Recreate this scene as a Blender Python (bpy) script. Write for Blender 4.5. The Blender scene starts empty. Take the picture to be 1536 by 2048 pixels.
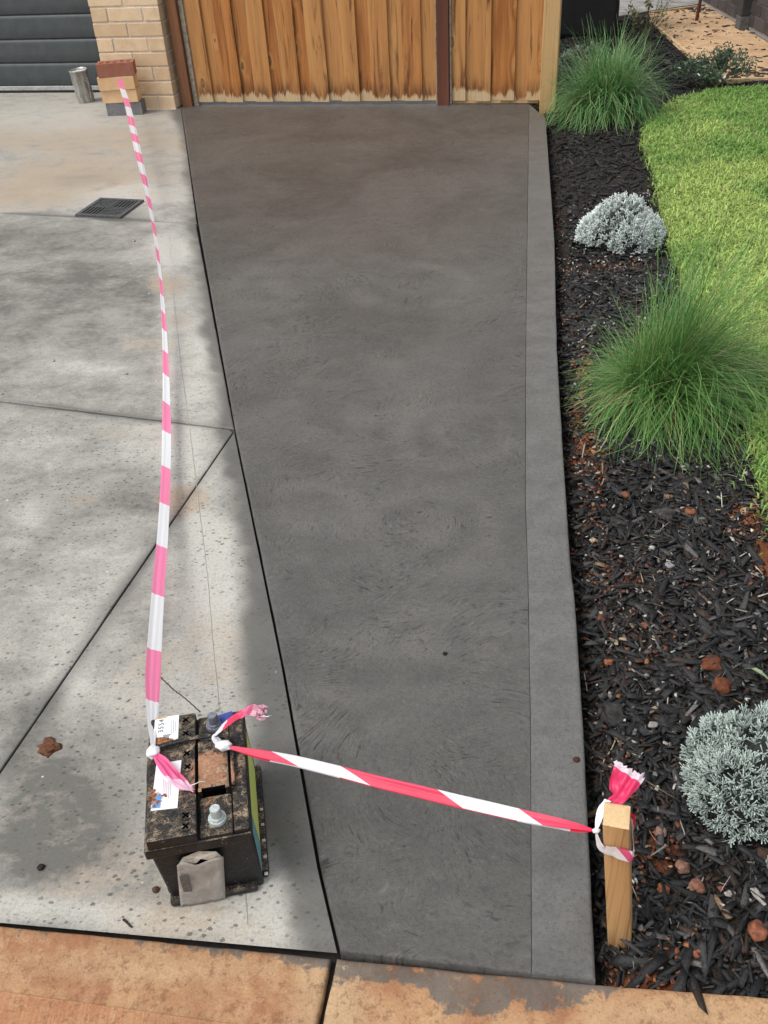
import bpy, bmesh, math, random
import numpy as np
from mathutils import Vector, Matrix, noise as mnoise

random.seed(7)
rng = np.random.default_rng(11)
SC = bpy.context.scene
COL = SC.collection
rad = math.radians

# ------------------------------------------------------------------ camera
FPX = 1850.0
CAM_H = 1.4
_n = np.array([930 - 768, -(3533 - 1024), -FPX]); _n /= np.linalg.norm(_n)
_Z = -_n
_F = np.array([0, 0, -1.0]); _Y = _F - _F.dot(_Z) * _Z; _Y /= np.linalg.norm(_Y)
_X = np.cross(_Y, _Z)
ROT = np.array([_X, _Y, _Z])                      # camera axes -> world axes

cam_d = bpy.data.cameras.new('camera')
cam = bpy.data.objects.new('camera', cam_d)
COL.objects.link(cam)
cam_d.sensor_fit = 'VERTICAL'
cam_d.sensor_height = 36.0
cam_d.sensor_width = 27.0
cam_d.lens = 36.0 * FPX / 2048.0
cam_d.clip_start = 0.05
cam_d.clip_end = 2000
_m = Matrix([[*ROT[0], 0], [*ROT[1], 0], [*ROT[2], CAM_H], [0, 0, 0, 1]])
cam.matrix_world = _m
SC.camera = cam

# ------------------------------------------------------------------ light
SUN_EL, SUN_AZ = 58.0, 250.0          # degrees; azimuth measured clockwise from +Y
w = bpy.data.worlds.new('World'); SC.world = w; w.use_nodes = True
wn = w.node_tree; wn.nodes.clear()
sky = wn.nodes.new('ShaderNodeTexSky'); sky.sky_type = 'NISHITA'; sky.sun_disc = False
sky.sun_elevation = rad(SUN_EL); sky.sun_rotation = rad(SUN_AZ)
sky.air_density = 1.0; sky.dust_density = 3.0
hsv = wn.nodes.new('ShaderNodeHueSaturation'); hsv.inputs['Saturation'].default_value = 0.22
bg = wn.nodes.new('ShaderNodeBackground'); bg.inputs['Strength'].default_value = 0.15
wo = wn.nodes.new('ShaderNodeOutputWorld')
wn.links.new(sky.outputs[0], hsv.inputs['Color']); wn.links.new(hsv.outputs[0], bg.inputs[0]); wn.links.new(bg.outputs[0], wo.inputs[0])
sd = bpy.data.lights.new('sun', 'SUN'); sd.energy = 1.1; sd.angle = rad(28); sd.color = (1.0, 0.96, 0.90)
so = bpy.data.objects.new('sun', sd); COL.objects.link(so)
sdir = Vector((math.sin(rad(SUN_AZ)) * math.cos(rad(SUN_EL)), math.cos(rad(SUN_AZ)) * math.cos(rad(SUN_EL)), math.sin(rad(SUN_EL))))
so.rotation_euler = sdir.to_track_quat('Z', 'Y').to_euler()
SC.view_settings.view_transform = 'Standard'
SC.view_settings.look = 'None'
SC.view_settings.exposure = 0.52
SC.view_settings.gamma = 1.0
SC.view_settings.use_curve_mapping = False
try:
    SC.cycles.use_denoising = True
    SC.cycles.max_bounces = 6
except Exception:
    pass

# ------------------------------------------------------------------ helpers
def P(x, y, z=0.0):
    """the point of the place seen at this pixel of the photograph, at height z"""
    d = ROT @ np.array([x - 768, -(y - 1024), -FPX])
    t = (z - CAM_H) / d[2]
    return np.array([0, 0, CAM_H]) + t * d

def srgb(r, g, b):
    f = lambda c: (c / 255) / 12.92 if c / 255 <= 0.04045 else (((c / 255) + 0.055) / 1.055) ** 2.4
    return (f(r), f(g), f(b), 1.0)

def tag(o, label=None, cat=None, group=None, kind=None):
    if label: o['label'] = label
    if cat: o['category'] = cat
    if group: o['group'] = group
    if kind: o['kind'] = kind
    return o

def empty(name, loc=(0, 0, 0), rz=0.0, parent=None):
    o = bpy.data.objects.new(name, None); COL.objects.link(o)
    o.location = loc; o.rotation_euler = (0, 0, rz); o.empty_display_size = 0.05
    if parent: o.parent = parent
    return o

def link(name, me, mat=None, parent=None, smooth=False):
    o = bpy.data.objects.new(name, me); COL.objects.link(o)
    if mat is not None:
        me.materials.clear(); me.materials.append(mat)
    if smooth:
        me.polygons.foreach_set('use_smooth', [True] * len(me.polygons))
    if parent: o.parent = parent
    return o

def mesh_np(name, V, F, mat=None, parent=None, col=None, uv=None, smooth=False, cname='tint'):
    """V (n,3), F (m,k) with one face size or a list of such arrays"""
    me = bpy.data.meshes.new(name)
    V = np.asarray(V, dtype=np.float32)
    Fs = F if isinstance(F, list) else [F]
    Fs = [np.asarray(f, dtype=np.int32) for f in Fs if len(f)]
    nl = sum(f.size for f in Fs); npoly = sum(len(f) for f in Fs)
    me.vertices.add(len(V)); me.vertices.foreach_set('co', V.ravel())
    me.loops.add(nl); me.loops.foreach_set('vertex_index', np.concatenate([f.ravel() for f in Fs]))
    me.polygons.add(npoly)
    tot = np.concatenate([np.full(len(f), f.shape[1]) for f in Fs]).astype(np.int32)
    st = np.concatenate([[0], np.cumsum(tot)[:-1]]).astype(np.int32)
    me.polygons.foreach_set('loop_start', st); me.polygons.foreach_set('loop_total', tot)
    me.update(calc_edges=True)
    if col is not None:
        a = me.color_attributes.new(cname, 'FLOAT_COLOR', 'POINT')
        c = np.ones((len(V), 4), dtype=np.float32); c[:, :col.shape[1]] = col
        a.data.foreach_set('color', c.ravel())
    if uv is not None:
        u = me.uv_layers.new(name='UVMap')
        idx = np.concatenate([f.ravel() for f in Fs])
        u.data.foreach_set('uv', np.asarray(uv, dtype=np.float32)[idx].ravel())
    me.validate()
    return link(name, me, mat, parent, smooth)

def bm_obj(name, bm, mat=None, parent=None, smooth=False):
    me = bpy.data.meshes.new(name); bm.to_mesh(me); bm.free()
    return link(name, me, mat, parent, smooth)

def bm_box(bm, c, s, rz=0.0, bev=0.0, seg=1):
    r = bmesh.ops.create_cube(bm, size=1.0)
    vs = r['verts']
    bmesh.ops.scale(bm, vec=s, verts=vs)
    if bev:
        es = {e for v in vs for e in v.link_edges}
        q = bmesh.ops.bevel(bm, geom=list(es), offset=bev, segments=seg, affect='EDGES', profile=0.5)
        vs = list({v for f in q['faces'] for v in f.verts} | {v for v in vs if v.is_valid})
    bmesh.ops.rotate(bm, cent=(0, 0, 0), matrix=Matrix.Rotation(rz, 3, 'Z'), verts=vs)
    bmesh.ops.translate(bm, vec=c, verts=vs)
    return vs

def bm_cyl(bm, c, r0, r1, h, n=20, cap=True, axis=None):
    q = bmesh.ops.create_cone(bm, cap_ends=cap, segments=n, radius1=r0, radius2=r1, depth=h)
    vs = q['verts']
    if axis is not None:
        m = Vector(axis).to_track_quat('Z', 'Y').to_matrix()
        bmesh.ops.rotate(bm, cent=(0, 0, 0), matrix=m, verts=vs)
    bmesh.ops.translate(bm, vec=c, verts=vs)
    return vs

def bm_jit(bm, amt, seed=0, fr=40):
    for v in bm.verts:
        n = mnoise.noise_vector(v.co * fr + Vector((seed, seed * 1.7, 0)))
        v.co += n * amt

def _hash(ix, iy, s):
    h = (ix.astype(np.int64) * 374761393 + iy.astype(np.int64) * 668265263 + s * 974634777) & 0x7fffffff
    h = (h ^ (h >> 13)) * 1274126177 & 0x7fffffff
    return ((h ^ (h >> 16)) & 0xffff) / 65535.0
def vnoise(x, y, s=0):
    x = np.asarray(x, float); y = np.asarray(y, float)
    ix = np.floor(x); iy = np.floor(y); fx = x - ix; fy = y - iy
    fx = fx * fx * (3 - 2 * fx); fy = fy * fy * (3 - 2 * fy)
    ix = ix.astype(np.int64); iy = iy.astype(np.int64)
    a = _hash(ix, iy, s); b = _hash(ix + 1, iy, s); c = _hash(ix, iy + 1, s); d = _hash(ix + 1, iy + 1, s)
    return (a * (1 - fx) + b * fx) * (1 - fy) + (c * (1 - fx) + d * fx) * fy
def fbm(x, y, s=0, o=4):
    t = 0; a = 0.5; k = 1.0; tot = 0
    for i in range(o):
        t = t + a * vnoise(x * k, y * k, s + i * 17); tot += a; a *= 0.5; k *= 2.03
    return t / tot
def sstep(a, b, x):
    t = np.clip((x - a) / (b - a), 0, 1); return t * t * (3 - 2 * t)

def blob(x, y, px, py, rx, ry, s=1.0):
    """a soft stain lying on the ground round the spot seen at px, py"""
    c = P(px, py); ex = P(px + rx, py) - c; ey = P(px, py + ry) - c
    rx_, ry_ = np.linalg.norm(ex), np.linalg.norm(ey)
    dx = x - c[0]; dy = y - c[1]
    ux = ex[:2] / rx_; uy = ey[:2] / ry_
    M = np.linalg.inv(np.array([ex[:2], ey[:2]]).T)
    a = M[0, 0] * dx + M[0, 1] * dy; b = M[1, 0] * dx + M[1, 1] * dy
    n = (fbm(x * 6 + px, y * 6 + py, 5) - 0.5) * 1.6
    return s * np.exp(-np.clip(a * a + b * b + n, 0, 20) ** 1.3)

def polydist(x, y, pts):
    best = np.full(np.shape(x), 1e9)
    for (x0, y0), (x1, y1) in zip(pts[:-1], pts[1:]):
        dx, dy = x1 - x0, y1 - y0
        t = np.clip(((x - x0) * dx + (y - y0) * dy) / (dx * dx + dy * dy), 0, 1)
        best = np.minimum(best, np.hypot(x - x0 - t * dx, y - y0 - t * dy))
    return best

# ------------------------------------------------------------------ shader helpers
class NT:
    def __init__(s, name):
        s.m = bpy.data.materials.new(name); s.m.use_nodes = True
        s.t = s.m.node_tree; s.t.nodes.clear()
        s.out = s.t.nodes.new('ShaderNodeOutputMaterial')
    def n(s, typ, ins=None, **props):
        nd = s.t.nodes.new('ShaderNode' + typ)
        for k, v in props.items(): setattr(nd, k, v)
        for k, v in (ins or {}).items(): s.set(nd.inputs[k], v)
        return nd
    def set(s, inp, v):
        if isinstance(v, bpy.types.NodeSocket): s.t.links.new(v, inp)
        elif isinstance(v, bpy.types.Node): s.t.links.new(v.outputs[0], inp)
        else:
            try: inp.default_value = v
            except Exception:
                inp.default_value = v[:3] if hasattr(v, '__len__') else (v, v, v)
    def math(s, op, a, b=0.0, c=None, clamp=False):
        nd = s.t.nodes.new('ShaderNodeMath'); nd.operation = op; nd.use_clamp = clamp
        s.set(nd.inputs[0], a); s.set(nd.inputs[1], b)
        if c is not None: s.set(nd.inputs[2], c)
        return nd.outputs[0]
    def mix(s, f, a, b, mode='MIX'):
        nd = s.t.nodes.new('ShaderNodeMix'); nd.data_type = 'RGBA'; nd.blend_type = mode; nd.clamp_factor = True
        s.set(nd.inputs[0], f); s.set(nd.inputs[6], a); s.set(nd.inputs[7], b)
        return nd.outputs[2]
    def ramp(s, f, a, b, lo=0.0, hi=1.0, sm=True):
        nd = s.n('MapRange', {'Value': f, 'From Min': a, 'From Max': b, 'To Min': lo, 'To Max': hi})
        nd.interpolation_type = 'SMOOTHSTEP' if sm else 'LINEAR'
        return nd.outputs[0]
    def noise(s, vec, scale, det=4, rough=0.55, dist=0.0, out=0):
        nd = s.n('TexNoise', {'Scale': scale, 'Detail': det, 'Roughness': rough, 'Distortion': dist})
        if vec is not None: s.set(nd.inputs['Vector'], vec)
        return nd.outputs[out]
    def vor(s, vec, scale, feature='F1', out='Distance', rnd=1.0):
        nd = s.n('TexVoronoi', {'Scale': scale, 'Randomness': rnd}, feature=feature)
        if vec is not None: s.set(nd.inputs['Vector'], vec)
        return nd.outputs[out]
    def mapping(s, vec, scale=(1, 1, 1), rot=(0, 0, 0), loc=(0, 0, 0)):
        return s.n('Mapping', {'Vector': vec, 'Scale': scale, 'Rotation': rot, 'Location': loc}).outputs[0]
    def pos(s): return s.n('NewGeometry').outputs['Position']
    def obj(s): return s.n('TexCoord').outputs['Object']
    def attr(s, name):
        a = s.n('Attribute', attribute_name=name); sep = s.n('SeparateColor', {0: a.outputs['Color']})
        return a.outputs['Color'], sep.outputs[0], sep.outputs[1], sep.outputs[2]
    def rand(s): return s.n('ObjectInfo').outputs['Random']
    def bump(s, h, strength=0.3, dist=0.01, prev=None):
        d = {'Height': h, 'Strength': strength, 'Distance': dist}
        if prev is not None: d['Normal'] = prev
        return s.n('Bump', d).outputs[0]
    def done(s, color, rough=0.6, normal=None, spec=0.5, metal=0.0, trans=None, sss=None, coat=None, alpha=None):
        b = s.n('BsdfPrincipled', {'Base Color': color, 'Roughness': rough, 'Metallic': metal, 'Specular IOR Level': spec})
        if normal is not None: s.set(b.inputs['Normal'], normal)
        if coat is not None: s.set(b.inputs['Coat Weight'], coat); b.inputs['Coat Roughness'].default_value = 0.2
        if alpha is not None: s.set(b.inputs['Alpha'], alpha)
        sh = b.outputs[0]
        if trans is not None:
            tr = s.n('BsdfTranslucent', {'Color': color})
            if normal is not None: s.set(tr.inputs['Normal'], normal)
            sh = s.n('MixShader', {0: trans, 1: sh, 2: tr.outputs[0]}).outputs[0]
        s.t.links.new(sh, s.out.inputs[0])
        return s.m

def simple(name, color, rough=0.6, metal=0.0, var=0.0, scale=30, bump=0.0, spec=0.5):
    s = NT(name); p = s.obj(); nz = s.noise(p, scale, 5, 0.6)
    c = s.mix(s.ramp(nz, 0.3, 0.7), tuple(v * (1 - var) for v in color[:3]) + (1,), tuple(min(1, v * (1 + var)) for v in color[:3]) + (1,))
    return s.done(c, rough, s.bump(nz, bump, 0.003) if bump else None, spec, metal)

# ---- old concrete of the driveway
def mat_old_concrete():
    s = NT('weathered_concrete'); p = s.pos(); col, R, G, B = s.attr('tint')
    br = s.mapping(p, (1.0, 1.35, 1.0), (0, 0, rad(20)))
    n1 = s.noise(br, 7.0, 9, 0.62, 0.25); n2 = s.noise(br, 38, 7, 0.68, 0.2); n3 = s.noise(p, 220, 4, 0.7)
    k = s.math('ADD', s.math('MULTIPLY', s.math('SUBTRACT', n1, 0.5), 1.55), s.math('MULTIPLY', s.math('SUBTRACT', n2, 0.5), 0.95))
    g = s.math('ADD', G, k); g = s.ramp(g, 0.02, 1.15, sm=False)
    base = s.mix(g, (0.140, 0.135, 0.120, 1), (0.52, 0.505, 0.455, 1))
    # beige earth wash
    b = s.ramp(s.math('ADD', B, s.math('MULTIPLY', k, 0.9)), 0.25, 0.9)
    base = s.mix(s.math('MULTIPLY', b, 0.72), base, (0.42, 0.325, 0.23, 1))
    # damp bands, and darker patches
    r = s.ramp(s.math('ADD', R, s.math('MULTIPLY', s.math('ADD', k, s.math('MULTIPLY', s.math('SUBTRACT', n3, .5), 0.5)), 0.36)), 0.15, 0.75)
    base = s.mix(s.math('MULTIPLY', r, 0.82), base, (0.082, 0.080, 0.073, 1))
    ag = s.noise(p, 130, 6, 0.85)
    base = s.mix(s.math('MULTIPLY', s.ramp(ag, 0.52, 0.40), 0.30), base, (0.09, 0.087, 0.078, 1))
    # grain + pits
    base = s.mix(s.ramp(n3, 0.30, 0.75), s.mix(0.22, base, (0.05, 0.05, 0.045, 1)), base)
    v = s.n('TexVoronoi', {'Vector': s.mapping(p, (1, 1.5, 1), (0, 0, .5)), 'Scale': 88.0}); sz = s.n('SeparateColor', {0: v.outputs['Color']}).outputs[0]
    th = s.math('MULTIPLY', s.math('SUBTRACT', sz, 0.50), 0.85)
    wv = s.math('ADD', v.outputs['Distance'], s.math('MULTIPLY', s.math('SUBTRACT', s.noise(p, 230, 4, .7), .5), 0.75))
    yy = s.n('SeparateXYZ', {0: p}).outputs[1]
    amt = s.math('MULTIPLY', s.ramp(yy, 3.6, 2.2), s.ramp(s.noise(p, 3.0, 3), 0.38, 0.6, 0.5, 1))
    spot = s.math('MULTIPLY', s.math('LESS_THAN', wv, th), amt)
    base = s.mix(s.math('MULTIPLY', spot, s.ramp(sz, .5, 1.0, .25, .75)), base, (0.06, 0.058, 0.05, 1))
    # pale specks
    v2 = s.n('TexVoronoi', {'Vector': p, 'Scale': 30.0}); s2 = s.n('SeparateColor', {0: v2.outputs['Color']}).outputs[1]
    sp2 = s.math('LESS_THAN', v2.outputs['Distance'], s.math('MULTIPLY', s.math('SUBTRACT', s2, 0.93), 1.6))
    base = s.mix(s.math('MULTIPLY', sp2, 0.7), base, (0.62, 0.60, 0.56, 1))
    h = s.math('ADD', s.math('MULTIPLY', n3, 0.35), s.math('ADD', s.math('MULTIPLY', n2, 0.5), s.math('MULTIPLY', spot, -0.3)))
    rough = s.mix(r, (0.82,) * 3 + (1,), (0.5,) * 3 + (1,))
    return s.done(base, rough, s.bump(h, 0.35, 0.002), 0.4)

# ---- fresh concrete with trowel swirls
def mat_fresh():
    s = NT('fresh_concrete'); p = s.pos(); col, R, G, B = s.attr('tint')    # R = smooth border, G = warm far end, B = tone
    def swirl(scale, seed, fr, fa):
        q = s.mapping(p, (1, 1, 0), (0, 0, rad(seed * 31)), (seed * 3.1, seed * 1.7, 0))
        wq = s.n('VectorMath', {0: q, 1: s.n('VectorMath', {0: s.n('TexNoise', {'Vector': q, 'Scale': 2.2}).outputs['Color'], 1: (0.35, 0.35, 0)}, operation='MULTIPLY').outputs[0]}, operation='ADD').outputs[0]
        v = s.n('TexVoronoi', {'Vector': wq, 'Scale': scale})
        v.feature = 'F1'
        cen = v.outputs['Position']
        d = s.n('VectorMath', {0: wq, 1: cen}, operation='SUBTRACT').outputs[0]
        sep = s.n('SeparateXYZ', {0: d})
        off = s.n('SeparateColor', {0: v.outputs['Color']})
        x = s.math('ADD', sep.outputs[0], s.math('MULTIPLY', s.math('SUBTRACT', off.outputs[0], 0.5), 0.35))
        y = s.math('ADD', sep.outputs[1], s.math('MULTIPLY', s.math('SUBTRACT', off.outputs[1], 0.5), 0.35))
        r = s.math('SQRT', s.math('ADD', s.math('MULTIPLY', x, x), s.math('MULTIPLY', y, y)))
        th = s.math('ARCTAN2', y, x)
        vec = s.n('CombineXYZ', {0: s.math('MULTIPLY', r, fr), 1: s.math('MULTIPLY', th, s.math('ADD', s.math('MULTIPLY', r, fa), 0.6)), 2: s.math('MULTIPLY', off.outputs[2], 20)}).outputs[0]
        return s.noise(vec, 1.0, 4, 0.6, 0.4), r
    a, r1 = swirl(1.9, 1, 135, 42); b, r2 = swirl(2.6, 4, 170, 50)
    m = s.ramp(s.noise(p, 2.6, 2), 0.42, 0.58)
    st = s.mix(m, a, b)
    stv = s.n('SeparateColor', {0: st}).outputs[0]
    amp = s.ramp(s.noise(p, 4.5, 3, 0.5, 1.0), 0.36, 0.62, 0.35, 1.0)
    inner = s.math('SUBTRACT', 1.0, R)
    amp = s.math('MULTIPLY', amp, inner)
    wp = s.n('VectorMath', {0: p, 1: s.n('VectorMath', {0: s.n('TexNoise', {'Vector': p, 'Scale': 5.0}).outputs['Color'], 1: (0.11, 0.11, 0)}, operation='MULTIPLY').outputs[0]}, operation='ADD').outputs[0]
    ARCS = [(*P(850, 560)[:2], .42, 38), (*P(760, 760)[:2], .34, 42), (*P(940, 850)[:2], .30, 48), (*P(640, 1010)[:2], .26, 50), (*P(900, 1030)[:2], .26, 46), (*P(600, 560)[:2], .35, 36), (*P(720, 1330)[:2], .2, 60), (*P(900, 1260)[:2], .2, 60)]
    n1 = s.noise(p, 1.8, 5, 0.55, 0.8); n2 = s.noise(s.mapping(p, (1, 1.6, 1)), 9, 6, 0.6, 0.5); n3 = s.noise(p, 330, 4, 0.75)
    dark, mid = (0.090, 0.087, 0.080, 1), (0.140, 0.136, 0.126, 1)
    base = s.mix(s.ramp(s.math('ADD', s.math('MULTIPLY', n1, .6), s.math('MULTIPLY', n2, .4)), 0.34, 0.66), dark, mid)
    base = s.mix(s.math('MULTIPLY', G, 0.75), base, s.mix(s.ramp(n1, .35, .65), (0.066, 0.053, 0.043, 1), (0.105, 0.087, 0.072, 1)))
    # broad pale arcs left by the float
    arc = s.noise(s.n('CombineXYZ', {0: s.math('MULTIPLY', r1, 9), 1: 0.0, 2: 3.0}).outputs[0], 1.0, 2)
    rings = None
    for cx_, cy_, R0, f_ in ARCS:
        dx = s.math('SUBTRACT', s.n('SeparateXYZ', {0: wp}).outputs[0], cx_); dy = s.math('SUBTRACT', s.n('SeparateXYZ', {0: wp}).outputs[1], cy_)
        rr = s.math('SQRT', s.math('ADD', s.math('MULTIPLY', dx, dx), s.math('MULTIPLY', dy, dy)))
        wv_ = s.math('MULTIPLY', s.math('ADD', s.math('SINE', s.math('MULTIPLY', rr, f_)), 1.0), 0.5)
        m_ = s.math('MULTIPLY', wv_, s.ramp(rr, R0, R0 * .45))
        rings = m_ if rings is None else s.math('MAXIMUM', rings, m_)
    base = s.mix(s.math('MULTIPLY', s.math('MULTIPLY', rings, s.ramp(s.noise(p, 3.3, 3), .36, .6)), s.math('MULTIPLY', inner, 0.52)), base, (0.185, 0.176, 0.160, 1))
    base = s.mix(s.math('MULTIPLY', s.ramp(arc, 0.45, 0.75), s.math('MULTIPLY', inner, 0.25)), base, (0.165, 0.158, 0.146, 1))
    bord = s.mix(s.ramp(n2, 0.3, 0.7), (0.135, 0.133, 0.125, 1), (0.185, 0.182, 0.172, 1))
    bord = s.mix(s.math('MULTIPLY', G, 0.55), bord, (0.115, 0.098, 0.078, 1))
    base = s.mix(R, base, bord)
    base = s.mix(s.math('MULTIPLY', B, 0.25), base, (0.06, 0.057, 0.050, 1))
    line = s.math('MULTIPLY', s.ramp(stv, 0.44, 0.35), amp)
    base = s.mix(s.math('MULTIPLY', line, 0.95), base, (0.035, 0.034, 0.030, 1))
    hi = s.math('MULTIPLY', s.ramp(stv, 0.55, 0.68), amp)
    base = s.mix(s.math('MULTIPLY', hi, 0.36), base, (0.24, 0.235, 0.22, 1))
    base = s.mix(s.ramp(n3, 0.25, 0.7), s.mix(0.25, base, (0.03, 0.03, 0.028, 1)), base)
    g4 = s.noise(p, 140, 6, 0.85); g5 = s.vor(p, 210)
    base = s.mix(s.math('MULTIPLY', s.ramp(g4, 0.52, 0.40), 0.42), base, (0.045, 0.043, 0.038, 1))
    base = s.mix(s.math('MULTIPLY', s.ramp(g4, 0.56, 0.66), 0.30), base, (0.24, 0.23, 0.21, 1))
    v = s.n('TexVoronoi', {'Vector': p, 'Scale': 34.0}); sz = s.n('SeparateColor', {0: v.outputs['Color']}).outputs[0]
    hole = s.math('LESS_THAN', v.outputs['Distance'], s.math('MULTIPLY', s.math('SUBTRACT', sz, 0.86), 0.55))
    base = s.mix(s.math('MULTIPLY', hole, 0.6), base, (0.02, 0.02, 0.018, 1))
    h = s.math('ADD', s.math('MULTIPLY', s.math('MULTIPLY', stv, amp), 1.3), s.math('ADD', s.math('MULTIPLY', n3, 0.30), s.math('MULTIPLY', n2, 0.8)))
    h = s.math('ADD', s.math('SUBTRACT', h, s.math('MULTIPLY', hole, 0.8)), s.math('MULTIPLY', g4, 0.9))
    rough = s.math('ADD', 0.36, s.math('MULTIPLY', n2, 0.25))
    return s.done(base, rough, s.bump(h, 0.85, 0.004), 0.45)

def mat_path():
    s = NT('earth_stained_concrete'); p = s.pos(); col, R, G, B = s.attr('tint')   # R = cement smear, G = pale, B = brushed
    n1 = s.noise(p, 7, 8, 0.68, 0.7); n2 = s.noise(p, 40, 6, 0.7, 0.4); n3 = s.noise(p, 260, 3, 0.7)
    base = s.mix(s.ramp(n1, 0.32, 0.66), (0.31, 0.135, 0.065, 1), (0.48, 0.30, 0.155, 1))
    base = s.mix(s.math('MULTIPLY', s.ramp(n2, 0.45, 0.7), 0.5), base, (0.54, 0.35, 0.21, 1))
    base = s.mix(s.math('MULTIPLY', G, 0.7), base, (0.50, 0.36, 0.21, 1))
    br = s.noise(s.mapping(p, (300, 14, 1), (0, 0, rad(8))), 1.0, 3)
    base = s.mix(s.math('MULTIPLY', s.math('MULTIPLY', B, s.ramp(br, 0.4, 0.62)), 0.55), base, (0.33, 0.12, 0.055, 1))
    base = s.mix(s.math('MULTIPLY', B, 0.30), base, (0.45, 0.20, 0.10, 1))
    k = s.math('ADD', s.math('MULTIPLY', s.math('SUBTRACT', n1, .5), 1.3), s.math('MULTIPLY', s.math('SUBTRACT', n2, .5), 2.2))
    r = s.ramp(s.math('ADD', R, k), 0.40, 0.70)
    base = s.mix(s.math('MULTIPLY', r, 0.92), base, s.mix(s.ramp(n1, .3, .7), (0.085, 0.080, 0.070, 1), (0.15, 0.14, 0.125, 1)))
    d4 = s.noise(p, 70, 7, 0.8); base = s.mix(s.math('MULTIPLY', s.ramp(d4, 0.50, 0.38), 0.55), base, (0.15, 0.07, 0.035, 1))
    base = s.mix(s.math('MULTIPLY', s.ramp(s.noise(p, 4, 5, .6), .5, .7), .35), base, (0.26, 0.15, 0.085, 1))
    base = s.mix(s.ramp(n3, 0.28, 0.65), s.mix(0.3, base, (0.12, 0.055, 0.028, 1)), base)
    v = s.n('TexVoronoi', {'Vector': p, 'Scale': 45.0}); sz = s.n('SeparateColor', {0: v.outputs['Color']}).outputs[0]
    pit = s.math('LESS_THAN', v.outputs['Distance'], s.math('MULTIPLY', s.math('SUBTRACT', sz, 0.80), 0.7))
    base = s.mix(s.math('MULTIPLY', pit, 0.6), base, (0.14, 0.055, 0.025, 1))
    h = s.math('ADD', s.math('MULTIPLY', n2, 0.7), s.math('ADD', s.math('MULTIPLY', n3, 0.35), s.math('MULTIPLY', pit, -0.5)))
    h = s.math('ADD', h, s.math('MULTIPLY', s.math('MULTIPLY', br, B), 0.6))
    return s.done(base, 0.8, s.bump(h, 0.4, 0.0025), 0.3)

def mat_soil():
    s = NT('garden_soil'); p = s.pos(); col, R, G, B = s.attr('tint')     # R = red clay
    n1 = s.noise(p, 28, 7, 0.7); n2 = s.noise(p, 120, 5, 0.7)
    dk = s.mix(s.ramp(n2, .35, .65), (0.010, 0.008, 0.006, 1), (0.040, 0.030, 0.022, 1))
    red = s.mix(s.ramp(n1, .3, .7), (0.085, 0.026, 0.010, 1), (0.26, 0.090, 0.036, 1))
    r = s.ramp(s.math('ADD', R, s.math('MULTIPLY', s.math('SUBTRACT', n1, .5), 1.2)), 0.35, 0.7)
    return s.done(s.mix(r, dk, red), 0.85, s.bump(s.math('ADD', n1, s.math('MULTIPLY', n2, .5)), 0.9, 0.012), 0.3)

def mat_attr(name, rough=0.7, var=0.25, scale=90, trans=None, spec=0.4, bump=0.0):
    s = NT(name); p = s.pos(); col, R, G, B = s.attr('tint')
    nz = s.noise(p, scale, 4, 0.65)
    c = s.mix(s.ramp(nz, 0.3, 0.7), s.mix(var, col, (0, 0, 0, 1)), col)
    return s.done(c, rough, s.bump(nz, bump, 0.003) if bump else None, spec, 0.0, trans)

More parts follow.
